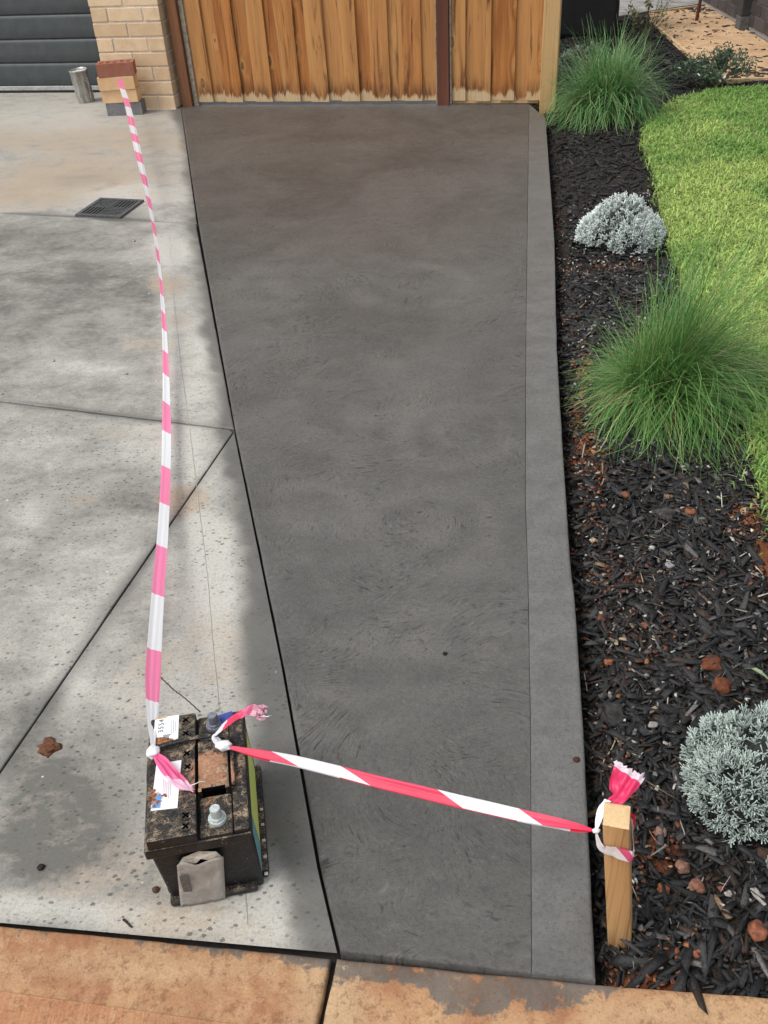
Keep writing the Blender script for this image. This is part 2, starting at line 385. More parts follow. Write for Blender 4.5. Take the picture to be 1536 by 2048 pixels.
def mat_paling(name, base_a, base_b, pale, dark, knots=True, zb=0.0, streak=0.6, fringe=1.0, gs=1.0):
    s = NT(name); p = s.pos(); rnd = s.rand()
    sep = s.n('SeparateXYZ', {0: p}); z = sep.outputs[2]; x = sep.outputs[0]
    off = s.n('CombineXYZ', {0: s.math('MULTIPLY', rnd, 37.0), 1: s.math('MULTIPLY', rnd, 11.0), 2: s.math('MULTIPLY', rnd, 23.0)}).outputs[0]
    q = s.n('VectorMath', {0: p, 1: off}, operation='ADD').outputs[0]
    if gs != 1.0: q = s.mapping(q, (gs, gs, 1.0))
    # knots bend the grain
    kv = s.n('TexVoronoi', {'Vector': s.mapping(q, (9.5, 9.5, 4.2)), 'Scale': 1.0}); kd = kv.outputs['Distance']
    kr = s.n('SeparateColor', {0: kv.outputs['Color']}).outputs[0]
    on = s.math('GREATER_THAN', kr, 0.60 if knots else 2.0)
    kd = s.math('ADD', kd, s.math('MULTIPLY', s.math('SUBTRACT', s.noise(q, 30, 2), .5), 0.12))
    bend = s.math('MULTIPLY', s.ramp(kd, 0.55, 0.0), s.math('MULTIPLY', on, 0.35))
    gv = s.n('CombineXYZ', {0: s.math('ADD', s.math('MULTIPLY', s.n('SeparateXYZ', {0: q}).outputs[0], 26), s.math('MULTIPLY', bend, 4)), 1: 0.0, 2: s.math('MULTIPLY', s.n('SeparateXYZ', {0: q}).outputs[2], 1.4)}).outputs[0]
    g1 = s.noise(gv, 1.0, 6, 0.6, 0.5)
    g2 = s.noise(s.mapping(q, (210, 60, 5)), 1.0, 3, 0.6)
    g3 = s.noise(s.mapping(q, (24, 6, 1.6)), 1.0, 5, 0.65, 1.0)
    c = s.mix(s.ramp(g1, 0.32, 0.68), base_a, base_b)
    c = s.mix(s.math('MULTIPLY', s.ramp(rnd, 0.25, 0.9), 0.45), c, pale)
    c = s.mix(s.math('MULTIPLY', s.ramp(g2, 0.5, 0.75), 0.22), c, dark)
    st = s.math('MULTIPLY', s.ramp(g3, 0.53, 0.68), streak)
    c = s.mix(st, c, dark)
    st2 = s.ramp(s.noise(s.mapping(q, (17, 5, 0.9), loc=(5, 3, 9)), 1.0, 4, 0.6, 0.5), 0.56, 0.7)
    c = s.mix(s.math('MULTIPLY', st2, 0.45), c, pale)
    halo = s.math('MULTIPLY', s.ramp(kd, 0.30, 0.12), on)
    c = s.mix(s.math('MULTIPLY', halo, 0.55), c, pale)
    ring = s.math('MULTIPLY', s.math('MULTIPLY', s.ramp(kd, 0.15, 0.11), on), s.ramp(kd, 0.02, 0.09, 0.35, 1.0))
    c = s.mix(s.math('MULTIPLY', ring, 0.75), c, dark)
    # bleached, splashed foot with a dark tide line
    jag = s.noise(s.mapping(q, (42, 12, 2.2)), 1.0, 5, 0.7)
    jag2 = s.noise(s.mapping(q, (6, 3, 0.1)), 1.0, 2); lvl = s.math('ADD', s.math('ADD', zb, s.math('MULTIPLY', s.math('SUBTRACT', jag2, 0.5), 0.16)), s.math('MULTIPLY', s.math('SUBTRACT', jag, 0.42), 0.14))
    above = s.math('SUBTRACT', z, lvl)
    fr = s.math('MULTIPLY', s.ramp(above, 0.11, 0.0), fringe)
    c = s.mix(s.math('MULTIPLY', fr, s.ramp(s.noise(s.mapping(q, (30, 9, 4), loc=(4, 4, 4)), 1.0, 4, .7), 0.38, 0.6, 0.15, 0.80)), c, tuple(v * 1.05 for v in dark[:3]) + (1,))
    foot = s.ramp(above, 0.012, -0.010)
    c = s.mix(s.math('MULTIPLY', foot, 0.93 * min(1, fringe + .3)), c, s.mix(s.ramp(g2, .3, .7), (0.50, 0.35, 0.19, 1), (0.62, 0.46, 0.27, 1)))
    h = s.math('ADD', s.math('MULTIPLY', g1, 0.6), s.math('MULTIPLY', g2, 0.5))
    return s.done(c, 0.55, s.bump(h, 0.35, 0.003), 0.4)

def mat_brick(name, a, b, spot, ss=0.4):
    s = NT(name); p = s.pos(); rnd = s.rand()
    n1 = s.noise(p, 16, 6, 0.65); n2 = s.noise(p, 110, 5, 0.7)
    c = s.mix(s.ramp(s.math('ADD', n1, s.math('MULTIPLY', s.math('SUBTRACT', rnd, .5), 0.45)), 0.25, 0.75), a, b)
    c = s.mix(s.math('MULTIPLY', s.ramp(n2, 0.54, 0.68), ss), c, spot)
    return s.done(c, 0.85, s.bump(s.math('ADD', n2, n1), 0.5, 0.003), 0.25)

M = {}
M['old'] = mat_old_concrete()
M['fresh'] = mat_fresh()
M['path'] = mat_path()
M['soil'] = mat_soil()
M['grime'] = simple('joint_grime', (0.018, 0.016, 0.014, 1), 0.9, 0, 0.4, 60, 0.4)
M['chip'] = mat_attr('wood_mulch', 0.58, 0.5, 240, None, 0.45, 0.8)
M['blade'] = mat_attr('lawn_grass', 0.5, 0.12, 30, 0.35, 0.3)
M['tuss'] = mat_attr('tussock_grass', 0.42, 0.1, 30, 0.38, 0.5)
M['silver'] = mat_attr('silver_foliage', 0.8, 0.1, 60, 0.12, 0.15)
M['leaf'] = mat_attr('shrub_foliage', 0.6, 0.2, 60, 0.2, 0.3)
M['clod'] = mat_attr('earth_clod', 0.85, 0.4, 110, None, 0.25, 0.8)
M['paling'] = mat_paling('stained_pine_paling', (0.27, 0.090, 0.018, 1), (0.48, 0.190, 0.047, 1), (0.60, 0.33, 0.12, 1), (0.095, 0.028, 0.010, 1), True, 0.050, 0.85)
M['postwood'] = mat_paling('treated_pine_post', (0.42, 0.235, 0.085, 1), (0.52, 0.315, 0.13, 1), (0.58, 0.39, 0.19, 1), (0.17, 0.065, 0.022, 1), False, -0.4, 0.45, 0.0, 2.2)
M['stake'] = mat_paling('stake_timber', (0.34, 0.175, 0.065, 1), (0.46, 0.26, 0.11, 1), (0.56, 0.35, 0.16, 1), (0.16, 0.07, 0.025, 1), False, -0.4, 0.7, 0.0, 5.0)
M['brownpost'] = mat_paling('oxide_painted_post', (0.075, 0.020, 0.010, 1), (0.125, 0.038, 0.018, 1), (0.17, 0.075, 0.04, 1), (0.03, 0.010, 0.006, 1), False, -0.4, 0.5, 0.0)
M['rustpost'] = mat_paling('rusty_brown_post', (0.14, 0.050, 0.020, 1), (0.22, 0.085, 0.034, 1), (0.27, 0.13, 0.06, 1), (0.06, 0.020, 0.010, 1), False, -0.4, 0.5, 0.0)
M['galv'] = simple('weathered_galvanised_steel', (0.30, 0.255, 0.205, 1), 0.5, 0.3, 0.3, 45, 0.2)
M['endgrain'] = simple('sawn_end_grain', (0.64, 0.45, 0.24, 1), 0.8, 0, 0.10, 300, 0.5)
M['cream'] = mat_brick('cream_brick', (0.56, 0.40, 0.245, 1), (0.70, 0.53, 0.35, 1), (0.46, 0.29, 0.165, 1))
M['creamst'] = mat_brick('buff_brick', (0.66, 0.43, 0.23, 1), (0.76, 0.54, 0.33, 1), (0.45, 0.22, 0.10, 1), 0.25)
M['redb'] = mat_brick('red_brick', (0.30, 0.12, 0.08, 1), (0.38, 0.165, 0.115, 1), (0.15, 0.05, 0.035, 1))
M['greyb'] = mat_brick('grey_brick', (0.16, 0.16, 0.165, 1), (0.24, 0.24, 0.245, 1), (0.07, 0.07, 0.07, 1))
M['darkb'] = mat_brick('charcoal_brick', (0.050, 0.044, 0.044, 1), (0.085, 0.076, 0.075, 1), (0.14, 0.13, 0.12, 1), 0.3)
M['mortar'] = simple('grey_mortar', (0.56, 0.49, 0.40, 1), 0.9, 0, 0.15, 90, 0.4)
M['dmortar'] = simple('pale_mortar', (0.34, 0.31, 0.28, 1), 0.9, 0, 0.15, 90, 0.4)
M['door'] = simple('charcoal_garage_panel', (0.060, 0.070, 0.072, 1), 0.5, 0.1, 0.12, 14, 0.03)
M['rubber'] = simple('pale_seal', (0.36, 0.36, 0.35, 1), 0.6, 0, 0.2, 40)
M['blackp'] = simple('black_plastic', (0.0065, 0.008, 0.008, 1), 0.55, 0, 0.3, 20, 0.1)
M['iron'] = simple('dark_iron', (0.075, 0.08, 0.08, 1), 0.6, 0.1, 0.5, 120, 0.6)
M['hollow_shade'] = simple('painted_hollow_shade', (0.002, 0.002, 0.002, 1), 1.0, spec=0.0)  # near-black stands for the shade inside drain, slots, seam and pocket
M['metalp'] = simple('charcoal_steel', (0.042, 0.042, 0.044, 1), 0.5, 0.2, 0.25, 20)
M['rust'] = simple('rusted_steel', (0.11, 0.035, 0.016, 1), 0.8, 0.1, 0.5, 80, 0.4)
M['white'] = simple('white_print', (0.74, 0.74, 0.74, 1), 0.45, 0, 0.04, 60)
M['terminal'] = simple('lead_terminal', (0.46, 0.52, 0.51, 1), 0.45, 0.25, 0.2, 180, 0.5)
M['tdark'] = simple('dull_terminal', (0.18, 0.19, 0.23, 1), 0.5, 0.2, 0.35, 180, 0.5)
M['ink'] = simple('black_ink', (0.03, 0.03, 0.035, 1), 0.6)
M['inkgrey'] = simple('grey_ink', (0.32, 0.36, 0.42, 1), 0.6)
M['blue'] = simple('blue_plastic', (0.035, 0.06, 0.27, 1), 0.5, 0, 0.3, 90)
M['ltblue'] = simple('blue_print', (0.09, 0.30, 0.62, 1), 0.5, 0, 0.2, 120)
M['orangep'] = simple('orange_print', (0.66, 0.30, 0.11, 1), 0.6, 0, 0.2, 120)
M['pebble_w'] = simple('pale_stone', (0.56, 0.53, 0.47, 1), 0.7, 0, 0.2, 60, 0.4)
M['flower'] = simple('white_petal', (0.80, 0.78, 0.80, 1), 0.6)

# ------------------------------------------------------------------ ground rails (all in metres on the ground)
def W(*pts, z=0.0): return np.array([P(x, y, z)[:2] for x, y in pts])
def resample(pl, ts):
    pl = np.asarray(pl, float); d = np.r_[0, np.cumsum(np.hypot(*np.diff(pl, axis=0).T))]; d /= d[-1]
    return np.c_[np.interp(ts, d, pl[:, 0]), np.interp(ts, d, pl[:, 1])]

def loft(name, rails, z0, thick, mat, colf, parent=None, cell=0.03, rnd=0.006, wob=0.0015, groove=None, groove_dip=-0.0025, seed=0):
    """sheet lofted across two or three rails, with rounded worn arrises and real sides"""
    L = max(np.hypot(*np.diff(np.asarray(r), axis=0).T).sum() for r in rails)
    e = np.array([0, rnd * .15, rnd * .45, rnd, rnd * 1.8])
    nr = max(2, int(L / cell))
    ts = np.r_[e / L, np.linspace(rnd * 3 / L, 1 - rnd * 3 / L, nr), (1 - e / L)[::-1]]
    R = [resample(r, ts) for r in rails]
    def seg(A, B, first, last):
        wd = np.hypot(*(B - A).T).mean(); e_ = e / max(wd, .02)
        n = max(2, int(wd / cell)); a = []
        lo = rnd * 3 / wd if first else 0.004 / wd; hi = rnd * 3 / wd if last else 0.004 / wd
        us = np.linspace(lo, 1 - hi, n)
        if first: us = np.r_[e_, us]
        else: us = np.r_[0.0018 / wd, us]
        if last: us = np.r_[us, (1 - e_)[::-1]]
        else: us = np.r_[us, 1 - 0.0018 / wd]
        return us, wd
    cols, dist, gi = [], [], []
    tag_ = []
    for k in range(len(R) - 1):
        us, wd = seg(R[k], R[k + 1], k == 0, k == len(R) - 2)
        if k > 0:
            cols.append(R[k]); tag_.append(('g', k))
        for u in us: cols.append(R[k] * (1 - u) + R[k + 1] * u); tag_.append(('s', k))
    G = np.stack(cols, 1)                       # rows, cols, 2
    nrw, nc = G.shape[:2]
    dl = np.hypot(*(G - R[0][:, None]).transpose(2, 0, 1)); dr = np.hypot(*(G - R[-1][:, None]).transpose(2, 0, 1))
    db = np.minimum(polydist(G[..., 0], G[..., 1], [tuple(q) for q in G[0, ::max(1, nc // 12)]] + [tuple(G[0, -1])]), 1)
    dt = np.minimum(polydist(G[..., 0], G[..., 1], [tuple(q) for q in G[-1, ::max(1, nc // 12)]] + [tuple(G[-1, -1])]), 1)
    dd = np.minimum(np.minimum(dl, dr), np.minimum(db, dt))
    rr = rnd * (0.85 + 0.3 * vnoise(G[..., 0] * 12, G[..., 1] * 12, seed))
    dd = np.clip(dd, 0, rr)
    Z = z0 - (rr - np.sqrt(np.maximum(rr ** 2 - (rr - dd) ** 2, 0)))
    Z = Z + (fbm(G[..., 0] * 3, G[..., 1] * 3, seed + 3) - .5) * 0.002
    for j, t_ in enumerate(tag_):
        if t_[0] == 'g' and groove and t_[1] in groove: Z[:, j] += groove_dip * (0.5 + vnoise(G[:, j, 0] * 9, G[:, j, 1] * 9, seed))
    G = G + (np.stack([fbm(G[..., 0] * 25, G[..., 1] * 25, seed + 7), fbm(G[..., 0] * 25, G[..., 1] * 25, seed + 8)], -1) - .5) * wob * 4 * (np.minimum(np.minimum(dl, dr), np.minimum(db, dt)) < rnd * 3)[..., None]
    # skirts
    G = np.concatenate([G[:, :1], G, G[:, -1:]], 1); Z = np.concatenate([Z[:, :1] * 0 + z0 - thick, Z, Z[:, -1:] * 0 + z0 - thick], 1)
    G = np.concatenate([G[:1], G, G[-1:]], 0); Z = np.concatenate([Z[:1] * 0 + z0 - thick, Z, Z[-1:] * 0 + z0 - thick], 0)
    nrw, nc = Z.shape
    V = np.concatenate([G.reshape(-1, 2), Z.reshape(-1, 1)], 1)
    i = np.arange(nrw - 1)[:, None] * nc + np.arange(nc - 1)[None]
    F = np.stack([i, i + 1, i + nc + 1, i + nc], -1).reshape(-1, 4)
    a, b, c = V[F[nc * 2 + nc // 2][0]], V[F[nc * 2 + nc // 2][1]], V[F[nc * 2 + nc // 2][2]]
    if np.cross((b - a)[:2], (c - b)[:2]) < 0: F = F[:, ::-1]
    tg = np.zeros((nrw, nc))
    k_of = [t_[1] for t_ in tag_]
    kk = np.array([k_of[0]] + k_of + [k_of[-1]])
    C = colf(V[:, 0], V[:, 1], np.broadcast_to(kk, (nrw, nc)).ravel())
    return mesh_np(name, V, F, mat, parent, C, smooth=True)

SLAB_L = W((678, 1903), (640, 1740), (566, 1330), (470, 862), (396, 447), (361, 209))
SLAB_R = W((1192, 1962), (1166, 1450), (1150, 1200), (1141, 1130), (1126, 900), (1114, 700), (1109, 480), (1091, 236))
SLAB_G = W((1063, 1948), (1061, 1450), (1056, 1150), (1051, 1000), (1052, 700), (1056, 400), (1059, 209))
# direction of the gate and of the house front
GL = P(385, 210)[:2]; GR = P(1078, 208)[:2]
D = (GR - GL) / np.linalg.norm(GR - GL); NN = np.array([D[1], -D[0]])       # NN points out of the gate, to the street
YAW = math.atan2(D[1], D[0])
def gate_pt(s, o=0.0): return GL + D * s + NN * o

# far ground under everything
gv = np.array([[-400, -400, -0.16], [400, -400, -0.16], [400, 400, -0.16], [-400, 400, -0.16]])
g = mesh_np('ground', gv, np.array([[0, 1, 2, 3]]), M['soil'], col=np.zeros((4, 3))); tag(g, kind='structure')

# driveway: a dark bed with the concrete panels lying on it
DR = empty('driveway', (0, 0, 0)); tag(DR, kind='structure')
bedv = np.array([[-6, -0.3], [0.0, -0.3], *SLAB_L[0:1] + [0.03, 0], *(SLAB_L[3:4] + [0.02, 0]), *(SLAB_L[5:6] + [0.02, 0.4]), [-1.0, 8.5], [-6, 9.6]])
tag(mesh_np('joint_bed', np.c_[bedv, np.full(len(bedv), -0.028)], [np.array([list(range(len(bedv)))])], M['grime'], DR))

J1 = P(0, 425)[:2], P(395, 447)[:2]
J2 = P(0, 802)[:2], P(470, 858)[:2]
J3 = P(467, 864)[:2], P(0, 1545)[:2]
FPL = P(0, 1845)[:2], P(678, 1906)[:2]
def ext(a, b, t): return a + (b - a) * t
def tint_drive(x, y, k):
    wob_ = fbm(x * 5, y * 5, 3) - .5
    de = polydist(x, y, [tuple(q) for q in SLAB_L])
    wd = np.interp(y, [0.8, 1.0, 1.2, 1.35, 1.6, 2.2, 3.2, 4.5, 6.5], [0.045, 0.072, 0.066, 0.062, 0.052, 0.045, 0.042, 0.035, 0.04])
    R = .85 * sstep(wd + 0.06, wd - 0.05, de + wob_ * 0.06 + (fbm(x * 22, y * 22, 13) - .5) * .04) * 1.0
    R = R * np.where(y > 4.3, 0.75, 1.0)
    for a, b, ww in ((*J3, 0.038), (*J2, 0.02), (*J1, 0.02)):
        R = np.maximum(R, 0.62 * np.exp(-(polydist(x, y, [tuple(a), tuple(b)]) + wob_ * .05) ** 2 / ww ** 2) * (0.35 + 0.9 * fbm(x * 2.3, y * 2.3, 9)))
    G = np.full(np.shape(x), 0.52)
    G = np.where(y > 4.55, 0.76, G)
    # pale dry band beside the wet edge
    G = np.maximum(G, 0.95 * np.exp(-((de - wd - 0.10) / 0.11) ** 2) * sstep(5.2, 4.0, y))
    df = polydist(x, y, [tuple(FPL[0]), tuple(FPL[1])])
    G = np.maximum(G, 1.15 * np.exp(-((df - 0.03) / 0.035) ** 2))
    B = np.where(y > 4.55, 0.40, 0.12 + .14 * sstep(1.9, 1.2, y))
    for px, py, rx, ry, s_ in [(140, 1250, 130, 90, .35), (260, 1380, 150, 60, .25), (420, 1150, 60, 200, .5), (330, 900, 120, 60, .35), (500, 1780, 130, 60, .7),
                               (120, 1370, 60, 50, .4), (200, 1120, 100, 40, .3), (60, 1030, 40, 25, .4), (150, 730, 50, 20, .5), (225, 740, 60, 25, .35), (420, 700, 40, 120, .5),
                               (250, 390, 130, 30, .5), (90, 240, 160, 40, .25), (330, 500, 60, 30, .4), (60, 900, 120, 40, .25)]:
        G = G + blob(x, y, px, py, rx, ry, s_)
    for px, py, rx, ry, s_ in [(60, 600, 200, 90, .30), (200, 560, 150, 50, .25), (60, 1480, 60, 120, .3), (300, 1000, 90, 30, .3), (120, 1640, 110, 120, .55), (60, 1700, 150, 60, .3), (60, 480, 200, 30, .3)]:
        G = G - blob(x, y, px, py, rx, ry, s_)
    for px, py, rx, ry, s_ in [(150, 345, 130, 28, .75), (60, 385, 120, 25, .6), (330, 570, 45, 25, .7), (345, 640, 40, 15, .5), (350, 1000, 50, 30, .75), (160, 1000, 35, 12, .5), (390, 1000, 40, 28, .6),
                               (290, 690, 70, 22, .5), (230, 870, 60, 15, .3), (300, 1330, 90, 50, .32), (420, 1280, 60, 90, .3), (380, 1850, 120, 60, .3), (250, 1760, 160, 60, .25), (540, 1640, 30, 30, .4), (150, 280, 250, 30, .35)]:
        B = B + blob(x, y, px, py, rx, ry, s_)
    for px, py, rx, ry, s_ in [(150, 360, 110, 22, .32), (235, 1620, 50, 110, .30), (80, 1660, 110, 110, .15), (60, 470, 170, 25, .28), (235, 425, 75, 22, .4), (245, 222, 70, 8, .3), (350, 225, 30, 30, .3),
                               (140, 1010, 110, 60, .22), (100, 1400, 40, 40, .2), (170, 620, 90, 60, .22), (420, 1800, 130, 30, .3)]:
        R = R + blob(x, y, px, py, rx, ry, s_)  # darker patches by the battery, drain, brick stack and pier
    return np.clip(np.stack([R, G, B], -1), 0, 1.4)

gp = 0.0026
def off(a, b, o):                                    # shift a line sideways
    d = (b - a) / np.linalg.norm(b - a); n_ = np.array([-d[1], d[0]]); return a + n_ * o, b + n_ * o
j1a, j1b = off(*J1, gp); j1c, j1d = off(*J1, -gp)
j2a, j2b = off(*J2, gp); j2c, j2d = off(*J2, -gp)
SLo = SLAB_L - np.array([0.004, 0])
e1 = resample(SLo, [0])[0]
left = lambda a, b: ext(a, b, -2.5)
door0 = P(0, 187)[:2]; door1 = P(195, 184)[:2]
DRo = gate_pt(-0.884, -0.388)
panel_specs = [
    ([left(j1a, j1b), j1b - [0.004, 0]], [gate_pt(-4.2, -0.55), gate_pt(-0.885, -0.55), gate_pt(-0.6, -0.02), SLo[5] + [0.0, 0.03]]),
    ([left(j2a, j2b), j2b - [0.004, 0]], [left(j1c, j1d), j1d - [0.006, 0]]),
]
pp = []
for i_, (a, b) in enumerate(panel_specs):
    pp.append(loft('concrete_panel', [a, b], 0.0, 0.05, M['old'], tint_drive, DR, 0.03, 0.004, 0.0008, seed=i_))
# the panel left of the diagonal joint, and the triangle beside the new slab
d3a, d3b = J3
dd3 = (d3b - d3a) / np.linalg.norm(d3b - d3a); nd3 = np.array([-dd3[1], dd3[0]])
if nd3[0] > 0: nd3 = -nd3
far3 = d3a + dd3 * 3.2
pp.append(loft('concrete_panel', [[d3a + nd3 * gp, far3 + nd3 * gp], [j2d + nd3 * .008 - [.01, 0], left(j2c, j2d)]], 0.0, 0.05, M['old'], tint_drive, DR, 0.03, 0.004, 0.0008, seed=5))
fl0, fl1 = FPL
fdir = (fl1 - fl0) / np.linalg.norm(fl1 - fl0)
# where the diagonal meets the footpath line
A_ = np.array([dd3, -fdir]).T; t_ = np.linalg.solve(A_, fl0 - d3a)[0]
corner = d3a + dd3 * t_
pp.append(loft('concrete_panel', [[fl1 - [0.003, 0], *(SLo[1:3]), SLo[3]], [corner - nd3 * gp, d3a - nd3 * gp + [0, -.002]]], 0.0, 0.05, M['old'], tint_drive, DR, 0.012, 0.008, 0.0022, seed=6))

# new slab
def tint_new(x, y, k):
    R = (k == 1).astype(float)
    G = sstep(2.2, 5.2, y + (fbm(x * 2, y * 2, 21) - .5) * 2.2) * (0.6 + 0.6 * fbm(x * 1.3, y * 0.8, 23))
    B = np.zeros(np.shape(x))
    for px, py, rx, ry, s_ in [(620, 330, 220, 60, .45), (430, 500, 60, 200, .35), (760, 640, 180, 40, .2), (600, 900, 80, 60, .25), (900, 560, 60, 30, .3), (700, 1750, 250, 150, .2), (520, 1000, 40, 160, .35), (880, 290, 120, 30, -.5), (700, 480, 200, 40, -.3)]:
        B = B + blob(x, y, px, py, rx, ry, s_)
    dl = polydist(x, y, [tuple(q) for q in SLAB_L]); B = B + 0.25 * np.exp(-(dl / 0.05) ** 2)
    df = polydist(x, y, [tuple(SLAB_L[0]), tuple(SLAB_R[0])]); B = B + 0.35 * np.exp(-(df / 0.03) ** 2)
    return np.clip(np.stack([R, G, B], -1), 0, 1)
front_in = np.array([0.0, 0.004])
slab = loft('new_concrete_slab', [SLAB_L + [0.0015, 0], SLAB_G, SLAB_R], 0.003, 0.12, M['fresh'], tint_new, None, 0.03, 0.0065, 0.0005, groove=[1], groove_dip=-0.004, seed=31)
tag(slab, kind='structure')
# strip of wet concrete squeezed under the gate
sg = [gate_pt(-0.02, 0.03), gate_pt(2.20, 0.03)]; sg2 = [gate_pt(-0.02, -0.25), gate_pt(2.20, -0.25)]
s2 = loft('gate_threshold', [sg, sg2], -0.004, 0.1, M['fresh'], lambda x, y, k: np.stack([x * 0, x * 0 + .9, x * 0 + .5], -1), None, 0.04, 0.006, 0.002, seed=37)
tag(s2, kind='structure')

# footpath
FPc = P(668, 1915)[:2]; FPe = P(640, 2048)[:2]
jd = (FPe - FPc) / np.linalg.norm(FPe - FPc)
FPR0 = P(1196, 1966)[:2]; FPR1 = P(1536, 1992)[:2]
def tint_path(x, y, k):
    R = np.zeros(np.shape(x))
    for px, py, rx, ry, s_ in [(820, 1945, 160, 26, .9), (1050, 1975, 190, 28, .95), (930, 2000, 70, 30, .5), (740, 1935, 70, 25, .5), (1110, 2010, 60, 30, .45), (990, 2020, 50, 25, .3)]:
        R = R + blob(x, y, px, py, rx, ry, s_)
    df = polydist(x, y, [tuple(SLAB_L[0]), tuple(SLAB_R[0])]); R = np.maximum(R, 0.85 * np.exp(-(df / 0.02) ** 2))
    df2 = polydist(x, y, [tuple(FPL[0]), tuple(FPL[1])]); R = np.maximum(R, 0.85 * np.exp(-(df2 / 0.022) ** 2) * (0.3 + fbm(x * 6, y * 6, 2)))
    dj = polydist(x, y, [tuple(FPc), tuple(FPc + jd * 2)]); R = np.maximum(R, 0.65 * np.exp(-(dj / 0.006) ** 2))
    G = sstep(0.045, 0.03, np.abs(dj - 0.01)) * 0.6
    for px, py, rx, ry, s_ in [(300, 1930, 260, 30, .6), (700, 2030, 60, 60, .7), (1400, 2030, 120, 30, .5), (1250, 2020, 80, 30, .5)]:
        G = G + blob(x, y, px, py, rx, ry, s_)
    return np.clip(np.stack([R, G, (k == 0) * 1.0], -1), 0, 1)
FP = empty('footpath'); tag(FP, kind='structure')
fz = -0.008
FQ = P(0, 1850, fz)[:2], P(678, 1911, fz)[:2]; FPc = P(667, 1915, fz)[:2]
tL = [ext(*FQ, -3.5), FQ[0], FPc + [-0.004, 0.001]]
dn = lambda q, s: q + jd * s
b1, b2 = P(90, 1990)[:2], P(480, 2045)[:2]
_t = np.linalg.solve(np.array([b2 - b1, -jd]).T, tL[2] - b1)[0]; tM = [ext(b1, b2, -4), b1, b2, ext(b1, b2, _t)]
tB = [tL[0] + jd * 1.6, dn(tL[2], 1.6)]
tag(loft('path_panel', [tB, tM, tL], fz, 0.06, M['path'], tint_path, FP, 0.02, 0.007, 0.001, groove=[1], groove_dip=0.0018, seed=41))
FPR0 = P(1192, 1967, fz)[:2]; FPR1 = P(1536, 1993, fz)[:2]
tR = [FPc + [0.004, .000], FPR0, FPR1, ext(FPR0, FPR1, 6)]
tBr = [FPc + [0.005, 0] + jd * 1.6, tR[3] + jd * 1.6]
tag(loft('path_panel', [tBr, tR], fz, 0.06, M['path'], lambda x, y, k: tint_path(x, y, k + 1), FP, 0.02, 0.007, 0.001, seed=43))

# ------------------------------------------------------------------ garden bed
ED = SLAB_R
lw_px = [(1536, 181), (1440, 184), (1345, 208), (1292, 255), (1285, 300), (1308, 350), (1322, 430), (1345, 520), (1395, 640), (1440, 760), (1495, 850), (1516, 960), (1550, 1080)]
LE = W(*lw_px)                                          # left and far edge of the lawn
def edge_x(y): return np.interp(y, ED[:, 1], ED[:, 0])
def lawn_x(y): return np.interp(y, LE[2:][::-1, 1], LE[2:][::-1, 0], left=LE[-1][0] - .1)
red_px = [(1175, 760, 28, 90, .8), (1195, 890, 45, 50, .9), (1180, 980, 35, 40, .5), (1505, 1045, 55, 34, 1.6), (1535, 1120, 28, 55, 1.5), (1160, 860, 20, 90, .9), (1150, 1080, 10, 60, .6), (1180, 1420, 14, 70, .6), (1210, 1700, 14, 90, .5), (1235, 1140, 60, 40, .55), (1320, 1690, 40, 45, 1.1), (1300, 1960, 70, 30, 1.0), (1345, 1890, 60, 40, .5),
          (1430, 1355, 30, 25, .8), (1170, 1290, 15, 60, .6), (1240, 530, 50, 12, .5), (1300, 1250, 60, 50, .35), (1240, 1910, 40, 40, .6), (1120, 420, 12, 60, .6), (1245, 1500, 30, 30, .4)]
def red_f(x, y):
    r = np.zeros(np.shape(x))
    for b_ in red_px: r = r + blob(x, y, *b_)
    return r
def bed_h(x, y):
    d = x - edge_x(y)
    h = -0.085 + 0.055 * sstep(0.0, 0.07, d) + 0.02 * sstep(0.05, 0.35, d)
    h = h + (fbm(x * 7, y * 7, 51) - .5) * 0.035 + (fbm(x * 25, y * 25, 53, 3) - .5) * 0.016
    pf = y - (FPR0[1] + (x - FPR0[0]) * (FPR1[1] - FPR0[1]) / (FPR1[0] - FPR0[0]))
    h = h * sstep(-.02, .10, pf) - 0.028 * (1 - sstep(-.02, .10, pf)) - .02 * (1 - sstep(0, .1, d)) * (1 - sstep(-.02, .1, pf))
    return h + 0.012 * np.minimum(red_f(x, y), 1) * (fbm(x * 40, y * 40, 55, 3))
xs = np.arange(0.1, 5.4, 0.03); ys = np.r_[np.arange(0.40, 3, 0.02), np.arange(3, 11, 0.05)]
X_, Y_ = np.meshgrid(xs, ys)
def path_y(x): return FPR0[1] + (x - FPR0[0]) * (FPR1[1] - FPR0[1]) / (FPR1[0] - FPR0[0])
front = path_y(X_) - .05
keep = (X_ > np.interp(Y_, ED[:, 1], ED[:, 0]) - 0.08)
Yc = np.maximum(Y_, front)
Zb = bed_h(X_, Yc)
n0, n1 = X_.shape
ii = np.arange(n0 - 1)[:, None] * n1 + np.arange(n1 - 1)[None]
F = np.stack([ii, ii + 1, ii + n1 + 1, ii + n1], -1)[keep[:-1, :-1]]
Vb = np.stack([X_, Yc, Zb], -1).reshape(-1, 3)
bed = mesh_np('garden_bed', Vb, F.reshape(-1, 4), M['soil'], None, np.stack([np.clip(red_f(X_, Yc), 0, 1.2).ravel(), X_.ravel() * 0, X_.ravel() * 0], -1), smooth=True)
tag(bed, kind='structure')

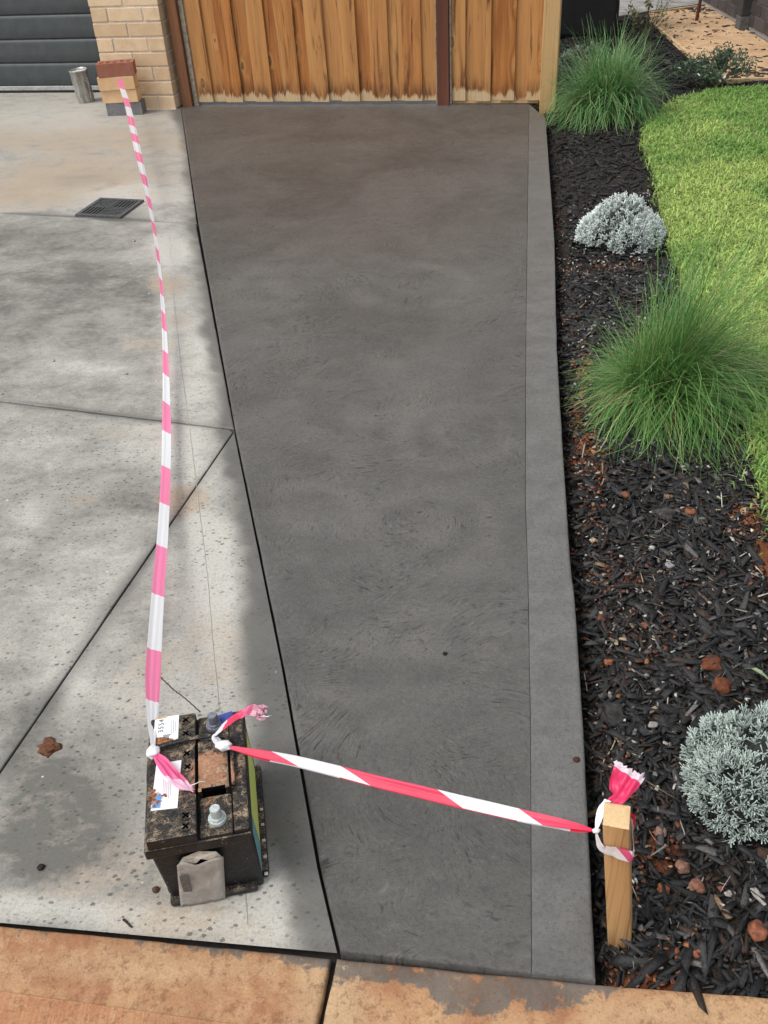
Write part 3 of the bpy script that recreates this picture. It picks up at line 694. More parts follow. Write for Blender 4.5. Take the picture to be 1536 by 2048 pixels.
GPOLY = W((1298, 27), (1399, 12), (1406, 8), (1560, 99), (1700, 160), (1463, 160), (1440, 166), (1385, 124), (1305, 50))
def in_poly(x, y, poly):
    r = np.zeros(np.shape(x), bool); n_ = len(poly)
    for i in range(n_):
        x0, y0 = poly[i]; x1, y1 = poly[(i + 1) % n_]
        c = ((y0 > y) != (y1 > y)) & (x < (x1 - x0) * (y - y0) / (y1 - y0 + 1e-12) + x0); r ^= c
    return r

# wood chip mulch: tapered, split slivers lying on the soil
def chips(name, n, xr, yr, lscale, dark=True, seed=1, filt=None, palette=None, lift=0.012, thin=1.0):
    r = np.random.default_rng(seed)
    x = r.uniform(*xr, n); y = r.uniform(*yr, n)
    ok = (x > edge_x(y) + 0.012) & (x < np.where(y < 5.6, lawn_x(y) + 0.03, 9)) & (y > path_y(x) + 0.004)
    ok &= ~in_poly(x, y, GPOLY)
    if filt is not None: ok &= filt(x, y, r)
    x, y = x[ok], y[ok]; n = len(x)
    L = np.clip(r.lognormal(0, .55, n) * 0.011, .004, .036) * lscale; Wd = np.clip(L * r.uniform(.10, .40, n), .0016, .0072) * thin; T = Wd * r.uniform(.16, .45, n)
    base = np.array([[-1, -1, -1], [-1, 1, -1], [-.5, -1.1, 1], [-.7, .9, 1], [1, -.5, -1], [1, .7, -1], [.8, -.6, .7], [.7, .5, .8]], float)
    V = base[None] * np.stack([L, Wd, T], -1)[:, None] * r.uniform(.7, 1.3, (n, 8, 3))
    yaw = r.uniform(0, 6.283, n); pit = r.normal(0, .22, n); rol = r.normal(0, .5, n)
    cy, sy = np.cos(yaw), np.sin(yaw); cp, sp = np.cos(pit), np.sin(pit); cr, sr = np.cos(rol), np.sin(rol)
    a = V.copy(); V[..., 1] = a[..., 1] * cr[:, None] - a[..., 2] * sr[:, None]; V[..., 2] = a[..., 1] * sr[:, None] + a[..., 2] * cr[:, None]
    a = V.copy(); V[..., 0] = a[..., 0] * cp[:, None] + a[..., 2] * sp[:, None]; V[..., 2] = -a[..., 0] * sp[:, None] + a[..., 2] * cp[:, None]
    a = V.copy(); V[..., 0] = a[..., 0] * cy[:, None] - a[..., 1] * sy[:, None]; V[..., 1] = a[..., 0] * sy[:, None] + a[..., 1] * cy[:, None]
    z = bed_h(x, y) + r.uniform(0.001, lift, n)
    V += np.stack([x, y, z], -1)[:, None]
    fb = np.array([[0, 1, 3, 2], [4, 6, 7, 5], [0, 2, 6, 4], [1, 5, 7, 3], [2, 3, 7, 6], [0, 4, 5, 1]])
    F = (fb[None] + np.arange(n)[:, None, None] * 8).reshape(-1, 4)
    pal = np.array(palette, float); pr = pal[:, 3] / pal[:, 3].sum()
    c = pal[r.choice(len(pal), n, p=pr), :3] * r.uniform(.6, 1.45, (n, 1))
    C = np.repeat(c, 8, 0)
    return mesh_np(name, V.reshape(-1, 3), F, M['chip'], None, C)
DARKP = [(.010, .010, .011, 6), (.018, .018, .019, 5), (.038, .037, .037, 2.6), (.085, .082, .079, 1.1), (.040, .022, .013, 2.0), (.16, .15, .14, .18), (.20, .13, .07, .10)]
thin_red = lambda x, y, r: r.random(len(x)) > np.clip(red_f(x, y), 0, 1) * .62
m1 = chips('bark_mulch', 52000, (0.2, 1.75), (0.6, 3.4), 1.2, seed=2, filt=thin_red, palette=DARKP)
tag(m1, 'black shredded wood mulch covering the garden bed beside the slab', 'mulch', kind='stuff')
m2 = chips('far_bark_mulch', 42000, (0.5, 3.0), (3.2, 8.8), 1.25, seed=3, palette=[(.010, .010, .011, 8), (.018, .017, .017, 4), (.04, .035, .032, .8), (.14, .12, .10, .08)])
tag(m2, 'dark fine mulch running past the bushes towards the back of the bed', 'mulch', kind='stuff')
crumbs = chips('clay_crumbs', 46000, (0.2, 1.5), (0.6, 3.6), 0.26, seed=4, filt=lambda x, y, r: r.random(len(x)) < np.clip(red_f(x, y), 0, 1) * .85 + .010 + .22 * (x - edge_x(y) < .10) * fbm(x * 5, y * 5, 77),
               palette=[(.20, .065, .028, 5), (.30, .12, .05, 3), (.11, .04, .02, 3), (.42, .30, .18, .8), (.5, .46, .4, .25)], lift=.016, thin=2.6)
tag(crumbs, 'reddish clay crumbs and gravel bits mixed through the mulch', 'soil crumbs', kind='stuff')
straw = chips('dry_stalks', 2600, (0.2, 1.5), (0.7, 3.6), .85, seed=5, filt=lambda x, y, r: r.random(len(x)) < .35 + .5 * np.clip(red_f(x, y), 0, 1),
              palette=[(.42, .36, .28, 2), (.30, .22, .14, 2), (.55, .52, .46, .7)], lift=.022, thin=0.30)
tag(straw, 'thin dry stalks and roots lying in the mulch', 'stalks', kind='stuff')
grit = chips('pale_grit', 5200, (0.2, 1.6), (0.7, 4.2), 0.13, seed=6, palette=[(.55, .53, .48, 3), (.36, .33, .30, 3), (.16, .155, .15, 4)], lift=.018, thin=3.5)
tag(grit, 'small pale grit and shell bits scattered over the mulch', 'grit', kind='stuff')

# distinct clods, stones and sticks
def clod(name, px, py, rpx, colr, label, cat, sq=(1, 1, .65), rough_=.35, seed=0, group=None, on=None, ang=0.0):
    p = P(px, py, -0.03 if on is None else on)
    z = float(bed_h(np.array([p[0]]), np.array([p[1]]))[0]) + 0.006 if on is None else on
    p = P(px, py, z); rr = rpx * np.linalg.norm(np.array([p[0], p[1], p[2] - CAM_H])) / FPX * 0.93
    bm = bmesh.new(); bmesh.ops.create_icosphere(bm, subdivisions=3, radius=rr)
    for v in bm.verts:
        d = mnoise.noise(v.co / rr * 1.3 + Vector((seed * 7.3, seed, 1))) * rough_ + mnoise.noise(v.co / rr * 4 + Vector((seed, 3, 1))) * rough_ * .4
        v.co *= 1 + d; v.co = Vector((v.co.x * sq[0], v.co.y * sq[1], v.co.z * sq[2]))
    me = bpy.data.meshes.new(name); bm.to_mesh(me); bm.free()
    ca = me.color_attributes.new('tint', 'FLOAT_COLOR', 'POINT')
    for i, v in enumerate(me.vertices):
        k = 0.75 + 0.5 * mnoise.noise(v.co / rr * 3 + Vector((seed, 0, 5)))
        ca.data[i].color = (colr[0] * k, colr[1] * k, colr[2] * k, 1)
    o = link(name, me, M['clod'], None, True); o.location = (p[0], p[1], z + rr * sq[2] * .35); o.rotation_euler = (0, 0, ang)
    tag(o, label, cat, group); return o
OR, RD, WH, GY, CR = (.36, .13, .06), (.20, .065, .03), (.50, .47, .43), (.10, .098, .095), (.56, .42, .27)
clod('clay_clod', 1380, 1025, 11, OR, 'small orange clay clod in black mulch below the big tussock', 'clod', seed=1)
clod('clay_clod', 1250, 992, 10, OR, 'orange clay lump under the drooping front blades of the tussock', 'clod', seed=2)
clod('clay_clod', 1424, 1333, 21, RD, 'large dark red clay clod above the near silver bush, upper of two', 'clod', seed=3)
clod('clay_clod', 1443, 1374, 20, RD, 'dark red clay clod touching the top of the near silver bush', 'clod', seed=4)
clod('clay_clod', 1218, 1324, 11, OR, 'pale orange clay lump close to the slab edge beside a grey stone', 'clod', seed=5)
clod('clay_clod', 1289, 1252, 9, OR, 'little orange clay lump in the middle of the mulch', 'clod', seed=6)
clod('clay_clod', 1326, 1781, 12, OR, 'orange clay lump just right of the wooden stake', 'clod', seed=7)
clod('clay_clod', 1394, 1775, 14, (.42, .20, .13), 'pinkish orange clay clod below left of the near silver bush', 'clod', seed=8)
clod('clay_clod', 1365, 1735, 14, (.38, .20, .14), 'pale crusted clay clod below the red soil patch', 'clod', seed=9)
clod('clay_clod', 1321, 1664, 13, (.40, .24, .18), 'whitish red clay clod on top of the red soil patch by the stake', 'clod', seed=10)
clod('clay_clod', 1515, 1864, 19, (.30, .11, .06), 'broad orange red clay clod at the right edge near the footpath', 'clod', seed=11)
clod('clay_clod', 1393, 1908, 10, OR, 'orange clay lump in the mulch nearest the footpath', 'clod', seed=12)
clod('stone', 1338, 1110, 8, CR, 'small cream stone in the mulch, left of the red soil hole', 'stone', seed=21)
clod('stone', 1306, 1101, 10, (.33, .32, .31), 'pale grey rounded stone left of the small cream stone', 'stone', seed=22)
clod('stone', 1344, 1131, 10, (.38, .38, .38), 'flat light grey stone just below the small cream stone', 'stone', (1.4, 1, .5), seed=23)
clod('stone', 1200, 1326, 11, GY, 'dark grey stone beside the pale orange clay lump at the slab', 'stone', seed=24)
clod('stone', 1231, 1286, 8, CR, 'cream angular stone near the slab edge above the orange lump', 'stone', (.7, 1.1, .6), seed=25)
clod('stone', 1273, 1480, 8, WH, 'white stone behind the frayed tape end on the stake', 'stone', seed=26)
clod('stone', 1306, 1451, 9, (.42, .40, .38), 'pale grey crumbly stone above the white stone', 'stone', (1.2, .8, .6), seed=27)
clod('stone', 1309, 1420, 7, CR, 'cream pebble higher up between stake and silver bush', 'stone', seed=28)
clod('stone', 1516, 1792, 14, WH, 'long white shell-like shard under the near silver bush', 'stone', (.6, 1.5, .35), seed=29, ang=.3)
clod('stone', 1459, 1788, 8, WH, 'small white chip left of the long white shard', 'stone', (1.3, .8, .5), seed=30)
clod('soil_lump', 1228, 1432, 24, (.055, .052, .050), 'big dark grey soil lump close to the slab above the stake', 'soil lump', (.9, 1.2, .6), .5, 31)
clod('soil_lump', 1330, 1030, 16, (.075, .072, .070), 'dark grey soil lump below the tussock', 'soil lump', (1.2, 1, .6), .5, 32)
clod('soil_lump', 1524, 1711, 15, (.10, .06, .045), 'brown lump in the shade under the near silver bush', 'soil lump', seed=33)
clod('stone', 1497, 1021, 12, CR, 'cream stone at the rim of the red soil hole by the lawn', 'stone', (1.4, .8, .5), seed=34)
clod('clay_clod', 97, 1495, 19, (.20, .085, .045), 'crumbly brown clay crumb lying on the driveway left of the battery', 'clod', (1, .9, .3), .8, 35, on=0.002)
clod('stone', 82, 1735, 7, (.035, .033, .03), 'small black stone on the driveway near its front edge', 'stone', seed=36, on=0.001)
clod('stone', 890, 1308, 5, (.03, .028, .026), 'tiny dark pebble lying on the smooth new slab', 'stone', seed=37, on=0.003)
clod('clay_clod', 1153, 1520, 7, (.10, .04, .03), 'small dark red crumb on the border strip of the slab', 'clod', seed=38, on=0.003)
clod('stone', 312, 1780, 7, (.12, .06, .04), 'small reddish crumb beside the front left corner of the battery', 'stone', seed=39, on=0.001)
for i_, (px, py, lb) in enumerate([(253, 748, 'tiny white pebble on the middle driveway panel left of the pink tape'), (4, 788, 'tiny white pebble by the driveway joint at the left edge'), (107, 722, 'tiny white pebble on the left of the middle driveway panel'),
                                   (268, 483, 'tiny white pebble between the drain grate and the tape')]):
    clod('pebble', px, py, 3, WH, lb, 'pebble', seed=41 + i_, on=0.001)

def stick(name, pts, r, colr, label, zoff=0.01, on=None, cat='stick'):
    P3 = []
    for px, py in pts:
        p = P(px, py, -.03 if on is None else on)
        z = (float(bed_h(np.array([p[0]]), np.array([p[1]]))[0]) if on is None else on) + zoff
        P3.append(P(px, py, z))
    P3 = np.array(P3); n = 14
    t = np.linspace(0, 1, n); q = np.stack([np.interp(t, np.linspace(0, 1, len(P3)), P3[:, k]) for k in range(3)], -1)
    q += (np.random.default_rng(len(pts)).random((n, 3)) - .5) * r * .7
    V, F = tube(q, r * (1 - .3 * t), 6)
    C = np.tile(np.array(colr), (len(V), 1)) * np.random.default_rng(1).uniform(.6, 1.3, (len(V), 1))
    o = mesh_np(name, V, F, M['chip'], None, C); tag(o, label, cat); return o
def tube(q, r, k=6, flat=1.0):
    q = np.asarray(q, float); n = len(q); r = np.broadcast_to(r, (n,))
    T = np.gradient(q, axis=0); T /= np.linalg.norm(T, axis=1)[:, None] + 1e-12
    up = np.where(np.abs(T[:, 2:3]) > .9, [[1., 0, 0]], [[0, 0, 1.]])
    A = np.cross(T, up); A /= np.linalg.norm(A, axis=1)[:, None]; B_ = np.cross(A, T)
    an = np.arange(k) / k * 2 * np.pi
    V = q[:, None] + (A[:, None] * np.cos(an)[None, :, None] + B_[:, None] * np.sin(an)[None, :, None] * flat) * r[:, None, None]
    i = np.arange(n - 1)[:, None] * k + np.arange(k)[None]; j = np.arange(n - 1)[:, None] * k + (np.arange(k)[None] + 1) % k
    F = np.stack([i, j, j + k, i + k], -1).reshape(-1, 4)
    V = np.concatenate([V.reshape(-1, 3), q[:1], q[-1:]]); c0, c1 = n * k, n * k + 1
    f3 = np.array([[c0, (m + 1) % k, m] for m in range(k)] + [[c1, (n - 1) * k + m, (n - 1) * k + (m + 1) % k] for m in range(k)])
    return V, [F, f3]
stick('wood_splinter', [(1393, 1183), (1415, 1203), (1440, 1225)], .0042, (.15, .095, .065), 'long grey brown wood splinter lying diagonally in the mulch')
stick('pale_stick', [(1432, 1180), (1454, 1174), (1476, 1168)], .0013, (.45, .43, .38), 'thin pale stick right of the brown splinter')
stick('straw_stick', [(1215, 1512), (1224, 1495), (1231, 1480)], .0016, (.48, .36, .20), 'short straw coloured stick by the slab above the stake')
stick('bent_root', [(1294, 1637), (1300, 1665), (1312, 1682), (1323, 1692)], .0011, (.30, .21, .14), 'thin bent brown root right of the stake top')
stick('wet_branch', [(1276, 1692), (1310, 1745), (1342, 1775), (1360, 1790)], .0048, (.014, .014, .015), 'long black wet splinter running right from the stake')
stick('brown_splinter', [(1384, 1880), (1390, 1862), (1394, 1850)], .0028, (.30, .16, .07), 'short orange brown splinter standing in the mulch near the footpath')
stick('twig', [(247, 1838), (255, 1846), (264, 1855)], .0022, (.02, .016, .012), 'short dark twig on the front edge of the driveway', on=0.0, zoff=.002, cat='twig')

# strap leaf at the right edge
def ribbon(pts, wd, mat, name, parent=None, col=(.3, .4, .2), side=None, n=24, uvs=True, fold=0.0, smooth=True):
    pts = np.asarray(pts, float); t = np.linspace(0, 1, len(pts)); tt = np.linspace(0, 1, n)
    q = np.stack([np.interp(tt, t, pts[:, k]) for k in range(3)], -1)
    ww = np.interp(tt, np.linspace(0, 1, len(wd)), wd)
    T = np.gradient(q, axis=0); T /= np.linalg.norm(T, axis=1)[:, None]
    sd_ = np.cross(T, np.array([0, 0, 1.]) if side is None else side); sd_ /= np.linalg.norm(sd_, axis=1)[:, None]
    nr = np.cross(sd_, T)
    us = np.array([-1, -.5, 0, .5, 1])
    V = q[:, None] + sd_[:, None] * (us[None, :, None] * ww[:, None, None]) + nr[:, None] * (fold * (np.abs(us) - .5))[None, :, None] * ww[:, None, None]
    i = np.arange(n - 1)[:, None] * 5 + np.arange(4)[None]; F = np.stack([i, i + 1, i + 6, i + 5], -1).reshape(-1, 4)
    return mesh_np(name, V.reshape(-1, 3), F, mat, parent, np.tile(np.array(col), (n * 5, 1)), smooth=smooth)
a = [P(1487, 1338, 0.0), P(1505, 1336, .05), P(1522, 1345, .06), P(1545, 1365, .04)]
o = ribbon(a, [.002, .005, .005, .001], M['blade'], 'strap_leaf', None, (.42, .52, .30), fold=.3)
tag(o, 'pale green strap leaf poking in from the right above the silver bush', 'leaf')

# ------------------------------------------------------------------ lawn
lp = W(*lw_px)
lawn_poly = np.concatenate([lp, [[lp[-1][0] + .1, 1.0], [6, 1.0], [6, lp[0][1] - (6 - lp[0][0]) * .25]]])
bm = bmesh.new(); vs = [bm.verts.new((x, y, 0.012)) for x, y in lawn_poly]; f_ = bm.faces.new(vs)
if f_.normal.z < 0: f_.normal_flip()
r_ = bmesh.ops.extrude_face_region(bm, geom=[f_]); 
for v in [g_ for g_ in r_['geom'] if isinstance(g_, bmesh.types.BMVert)]: v.co.z = -0.1
bmesh.ops.recalc_face_normals(bm, faces=bm.faces)
M['turf'] = simple('turf_thatch', (0.065, 0.105, 0.022, 1), 0.95, 0, 0.5, 60, 0.6)
tag(bm_obj('lawn_ground', bm, M['turf']), kind='structure')
def lawn():
    r = np.random.default_rng(77); n = 520000
    # denser close to the camera
    y = 1.2 + 5.2 * r.random(n) ** 1.45; x = r.uniform(0.8, 4.0, n)
    jx = np.where(r.random(n) < .12, .035, .012); ok = in_poly(x + r.normal(0, 1, n) * jx, y + r.normal(0, 1, n) * jx, lawn_poly) & (x < 0.75 + 0.43 * y)
    x, y = x[ok], y[ok]; n = len(x)
    patch = fbm(x * 3.2, y * 3.2, 61); fine = fbm(x * 12, y * 12, 63)
    L = r.uniform(.018, .048, n) * (0.7 + 0.6 * fine); wd = r.uniform(.0010, .0022, n) * (1 + .13 * y)
    az = r.uniform(0, 6.283, n); lean = np.abs(r.normal(.75, .35, n)) + .1
    dx, dy = np.cos(az), np.sin(az)
    lv = [0, .5, 1.0]; V = np.zeros((n, 5, 3))
    z0 = np.full(n, .010)
    for k, t in enumerate((0, .55)):
        a = lean * t * .9
        cx = x + dx * L * t * np.sin(a * .8 + .1); cy_ = y + dy * L * t * np.sin(a * .8 + .1); cz = z0 + L * t * np.cos(a * .8)
        w_ = wd * (1 if k == 0 else .9)
        V[:, 2 * k, 0] = cx - dy * w_; V[:, 2 * k, 1] = cy_ + dx * w_; V[:, 2 * k, 2] = cz
        V[:, 2 * k + 1, 0] = cx + dy * w_; V[:, 2 * k + 1, 1] = cy_ - dx * w_; V[:, 2 * k + 1, 2] = cz
    V[:, 4, 0] = x + dx * L * np.sin(lean); V[:, 4, 1] = y + dy * L * np.sin(lean); V[:, 4, 2] = z0 + L * np.cos(lean) * .9
    b = np.arange(n)[:, None] * 5
    F4 = b + np.array([[0, 1, 3, 2]]); F3 = b + np.array([[2, 3, 4]])
    far = sstep(3.2, 6.0, y)[:, None]
    yel = np.clip((patch - .42) * 3.2 + (1 - far[:, 0]) * .40 + r.normal(0, .25, n), 0, 1)[:, None]
    g0 = np.array([[.26, .46, .11]]); y0 = np.array([[.53, .69, .20]])
    c = g0 * (1 - yel) + y0 * yel
    c = np.where((r.random(n) < .06)[:, None], np.array([[.42, .36, .17]]), c) * r.uniform(.6, 1.25, (n, 1))
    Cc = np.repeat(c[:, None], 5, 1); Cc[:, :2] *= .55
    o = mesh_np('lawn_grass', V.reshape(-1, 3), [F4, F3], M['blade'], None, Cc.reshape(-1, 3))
    tag(o, 'bright yellow green lawn grass right of the mulch bed', 'lawn', kind='stuff')
lawn()

# ------------------------------------------------------------------ tussock grasses
def tussock(px, py, n, Lr, name, label, seed, up=.35, ca=(.035, .12, .03), cb=(.13, .27, .09), wd=.0011, bias=(0, 0), zb=-.03, spread=.03, droop=1.0, cat='grass tussock'):
    r = np.random.default_rng(seed); c = P(px, py, zb)
    root = empty(name, (c[0], c[1], zb)); tag(root, label, cat, 'ornamental grass tussocks in the bed')
    az = r.uniform(0, 6.283, n); el0 = np.clip(r.normal(up, .33, n), .02, 1.25)           # start angle from vertical
    L = r.uniform(*Lr, n) * (0.75 + 0.35 * np.cos(az - math.atan2(bias[1], bias[0] + 1e-6)) * (1 if bias != (0, 0) else 0) + .12)
    upm = r.random(n) < .13; el0 = np.where(upm, r.uniform(.05, .55, n), el0); L = np.where(upm, L * 1.12, L)
    K = 8; st = L / (K - 1)
    bx, by = r.normal(0, spread, n), r.normal(0, spread, n)
    pos = np.stack([bx, by, np.zeros(n)], -1); ang = el0.copy()
    dr = r.uniform(.7, 1.9, n) * (.35 + el0) * droop; dr = np.where(upm, dr * .45, dr)
    azk = az.copy(); tw = r.normal(0, .13, n); kink = r.integers(2, 12, n)
    V = np.zeros((n, K, 2, 3)); 
    for k in range(K):
        hx, hy = np.cos(azk), np.sin(azk)
        w_ = wd * (1 - (k / (K - 1)) ** 2.2 * .85) * r.uniform(.75, 1.25, n)
        V[:, k, 0] = pos + np.stack([-hy * w_, hx * w_, 0 * w_], -1); V[:, k, 1] = pos - np.stack([-hy * w_, hx * w_, 0 * w_], -1)
        pos = pos + np.stack([np.sin(ang) * hx, np.sin(ang) * hy, np.cos(ang)], -1) * st[:, None]
        ang = np.minimum(ang + dr / (K - 1) * (0.5 + k / (K - 1) * 1.4), 2.5); azk = azk + tw; ang = np.where(kink == k, ang + r.uniform(.2, .9, n), ang)
        pos[:, 2] = np.maximum(pos[:, 2], 0.012 + r.random(n) * .01)
    i = np.arange(n)[:, None] * (2 * K) + np.arange(K - 1)[None] * 2
    F = np.stack([i, i + 1, i + 3, i + 2], -1).reshape(-1, 4)
    m = r.random(n)[:, None] ** 1.6; cc = np.array(ca) * (1 - m) + np.array(cb) * m
    cc = np.where((r.random(n) < .09)[:, None], np.array([[.44, .38, .20]]), cc)
    C = np.repeat(cc[:, None], K, 1); C = C * np.linspace(.7, 1.15, K)[None, :, None]  # darker roots: shade inside the clump put into the blade colour
    C = np.repeat(C[:, :, None], 2, 2)
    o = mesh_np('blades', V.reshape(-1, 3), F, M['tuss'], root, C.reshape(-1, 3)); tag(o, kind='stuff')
    bm = bmesh.new(); bmesh.ops.create_icosphere(bm, subdivisions=2, radius=spread * 1.6)
    for v in bm.verts: v.co.z = v.co.z * .8; v.co *= 1 + .3 * mnoise.noise(v.co * 60)
    bm_obj('crown', bm, simple('tussock_crown', (.05, .06, .02, 1), .9, 0, .4, 80, .5), root)
    return root
tussock(1308, 805, 3700, (.25, .52), 'grass_tussock', 'big arching green grass tussock between the lawn and the slab', 5, up=.86, bias=(.8, -.35), zb=-.02, spread=.035, wd=.00125, ca=(.06, .19, .035), cb=(.30, .52, .16), droop=1.05)
tussock(1245, 905, 900, (.22, .36), 'grass_tussock', 'low limp tuft of grass draping left from under the big tussock', 9, up=.95, zb=-.03, spread=.03, bias=(-1, .3), wd=.0009, ca=(.05, .12, .04), cb=(.17, .27, .13)) if False else None
tussock(1210, 240, 3200, (.30, .60), 'grass_tussock', 'rounded green grass tussock beside the pine end post of the gate', 6, up=.62, zb=-.03, spread=.05, wd=.0023, ca=(.07, .20, .05), cb=(.32, .54, .22), droop=1.5)

# ------------------------------------------------------------------ silver cushion bushes
def silver(px, py, R_, Hh, ncl, label, seed, colr=(.38, .47, .42), tw=.0016, tl=.012, name='silver_bush', lob=5, zb=-.03, cat='bush', group='silver cushion bushes', squash=1.0):
    r = np.random.default_rng(seed); c = P(px, py, zb)
    root = empty(name, (c[0], c[1], zb)); tag(root, label, cat, group)
    lobes = [(0, 0, 1.0)] + [(math.cos(a_) * R_ * .42, math.sin(a_) * R_ * .42 * squash, r.uniform(.62, .8)) for a_ in r.uniform(0, 6.28, lob)]
    V = []; F = []; C = []; nv = 0
    for q in range(ncl):
        lx, ly, ls = lobes[r.integers(len(lobes))]
        u = r.uniform(-.12, 1) ; a_ = r.uniform(0, 6.283); s_ = math.sqrt(max(0, 1 - u * u))
        d = np.array([s_ * math.cos(a_), s_ * math.sin(a_), u])
        sh = r.uniform(.80, 1.05)
        base = np.array([lx, ly, Hh * .28 * ls]) + d * np.array([R_ * .62, R_ * .62 * squash, Hh * .66]) * ls * sh
        base[2] = max(base[2], .01)
        if any(((base[0] - x_) / (R_ * .52 * s2)) ** 2 + ((base[1] - y_) / (R_ * .52 * s2 * squash)) ** 2 + ((base[2] - Hh * .28 * s2) / (Hh * .56 * s2)) ** 2 < 1 for x_, y_, s2 in lobes): continue
        shade = .45 + .6 * (sh - .8) / .25  # deeper clumps darker: inner shade put into the colour
        for k in range(r.integers(5, 9)):
            dd_ = d + r.normal(0, .55, 3); dd_ /= np.linalg.norm(dd_)
            L_ = tl * r.uniform(.6, 1.5); e = base + dd_ * L_ + np.array([0, 0, L_ * .25])
            ax = np.cross(dd_, [0.3, .2, 1.]); ax /= np.linalg.norm(ax) + 1e-9; bx = np.cross(dd_, ax)
            b0 = base + d * r.uniform(-.3, .4) * tl
            for m, (pt, w_) in enumerate(((b0, tw * .7), (e, tw))):
                for j in range(3):
                    an = j * 2.094; V.append(pt + (ax * math.cos(an) + bx * math.sin(an)) * w_)
            V.append(e + dd_ * tw * .9)
            for j in range(3):
                j2 = (j + 1) % 3
                F.append([nv + j, nv + j2, nv + 3 + j2]); F.append([nv + j, nv + 3 + j2, nv + 3 + j]); F.append([nv + 3 + j, nv + 3 + j2, nv + 6])
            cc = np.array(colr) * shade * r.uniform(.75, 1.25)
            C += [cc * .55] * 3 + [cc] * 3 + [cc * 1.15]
            nv += 7
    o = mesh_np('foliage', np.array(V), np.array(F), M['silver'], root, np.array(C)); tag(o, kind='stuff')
    bm = bmesh.new()
    for lx, ly, ls in lobes:
        q = bmesh.ops.create_icosphere(bm, subdivisions=2, radius=1.0)
        bmesh.ops.scale(bm, vec=(R_ * .44 * ls, R_ * .44 * ls * squash, Hh * .46 * ls), verts=q['verts'])
        bmesh.ops.translate(bm, vec=(lx, ly, Hh * .24 * ls), verts=q['verts'])
    for v in bm.verts: v.co *= 1 + .15 * mnoise.noise(v.co * 50)
    bm_obj('stems', bm, simple('core_shade', (.03, .035, .03, 1), .95, 0, .5, 150, 1), root)  # solid core dome, coloured dark as the shade deep in the bush
    return root
silver(1506, 1592, .148, .20, 4200, 'near silver grey cushion bush at the lower right of the bed', 4, tw=.00125, tl=.0110, lob=6, colr=(.52, .62, .56))
silver(1238, 496, .205, .215, 5200, 'rounded silver cushion bush between the two green tussocks', 8, colr=(.76, .84, .80), tw=.0018, tl=.013, lob=7, squash=.85)
silver(1172, 168, .26, .24, 1300, 'dull grey green cushion bush behind the tussock at the gate post', 12, colr=(.26, .34, .25), tw=.0030, tl=.018)
silver(1527, 1755, .035, .03, 60, 'small silver sprig lying under the near silver bush', 15, tw=.0013, tl=.011, lob=2, group=None, cat='sprig', name='silver_sprig')

def shrub(px, py, R_, Hh, n, label, name, seed, ca, cb, flowers=0, zb=-.03, ls=.011, cat='shrub', stems=14, up=1.0, xs=1.0):
    r = np.random.default_rng(seed); c = P(px, py, zb); root = empty(name, (c[0], c[1], zb)); tag(root, label, cat)
    ends = []
    V = []; F4 = []; F3 = []; nv = 0
    for k in range(stems):
        a_ = r.uniform(0, 6.283); rr = R_ * math.sqrt(r.random()); e = np.array([math.cos(a_) * rr * xs, math.sin(a_) * rr, Hh * r.uniform(.55, 1.1) * (1 - .35 * (rr / R_) ** 2)])
        md = e * np.array([.45, .45, .6]); ends.append((md, e))
        q = np.array([[0, 0, 0], md * .5 + r.normal(0, .008, 3), md, (md + e) / 2 + r.normal(0, .01, 3), e]); 
        v_, (f4, f3) = tube(q, np.linspace(.004, .0012, 5), 4)
        V.append(v_); F4.append(f4 + nv); F3.append(f3 + nv); nv += len(v_)
    mesh_np('stems', np.concatenate(V), [np.concatenate(F4), np.concatenate(F3)], simple('shrub_stem', (.10, .075, .05, 1), .8, 0, .3, 60), root)
    k = r.integers(0, stems, n); t = r.random(n) ** .6
    md = np.array([ends[i][0] for i in k]); e = np.array([ends[i][1] for i in k])
    p = md + (e - md) * t[:, None] + r.normal(0, R_ * .085, (n, 3)); p[:, 2] = np.abs(p[:, 2])
    d = r.normal(0, 1, (n, 3)); d[:, 2] = np.abs(d[:, 2]) * up; d /= np.linalg.norm(d, axis=1)[:, None]
    s_ = np.cross(d, r.normal(0, 1, (n, 3))); s_ /= np.linalg.norm(s_, axis=1)[:, None]
    L_ = ls * r.uniform(.6, 1.4, (n, 1)); w_ = L_ * .26
    Vl = np.stack([p, p + d * L_ * .5 + s_ * w_, p + d * L_, p + d * L_ * .5 - s_ * w_], 1)
    m = r.random((n, 1)); C = np.repeat((np.array(ca) * (1 - m) + np.array(cb) * m)[:, None], 4, 1)
    o = mesh_np('leaves', Vl.reshape(-1, 3), np.arange(n * 4).reshape(-1, 4), M['leaf'], root, C.reshape(-1, 3)); tag(o, kind='stuff')
    for q in range(flowers):
        md_, e_ = ends[r.integers(stems)]; tq = r.uniform(.5, 1.05); pc = md_ + (e_ - md_) * tq + r.normal(0, R_ * .08, 3) + [0, -.02, .012]; pc[2] = abs(pc[2])
        bm = bmesh.new()
        for f5 in range(5):
            an = f5 * 1.2566 + r.random() * .3; rad_ = .009
            vv = [bm.verts.new(x_) for x_ in ((0, 0, 0), (math.cos(an - .45) * rad_, math.sin(an - .45) * rad_, .002), (math.cos(an) * rad_ * 1.35, math.sin(an) * rad_ * 1.35, .001), (math.cos(an + .45) * rad_, math.sin(an + .45) * rad_, .002))]
            bm.faces.new(vv)
        f = bm_obj('flower', bm, M['flower'], root); f.location = pc; f.rotation_euler = (r.uniform(.2, 1.0), r.uniform(-.5, .5), r.uniform(0, 6))
    return root
shrub(1412, 186, .21, .26, 3600, 'grey green shrub dotted with white flowers at the lawn corner', 'flowering_shrub', 3, (.055, .10, .055), (.15, .21, .135), flowers=26, ls=.017, stems=26, xs=1.35)
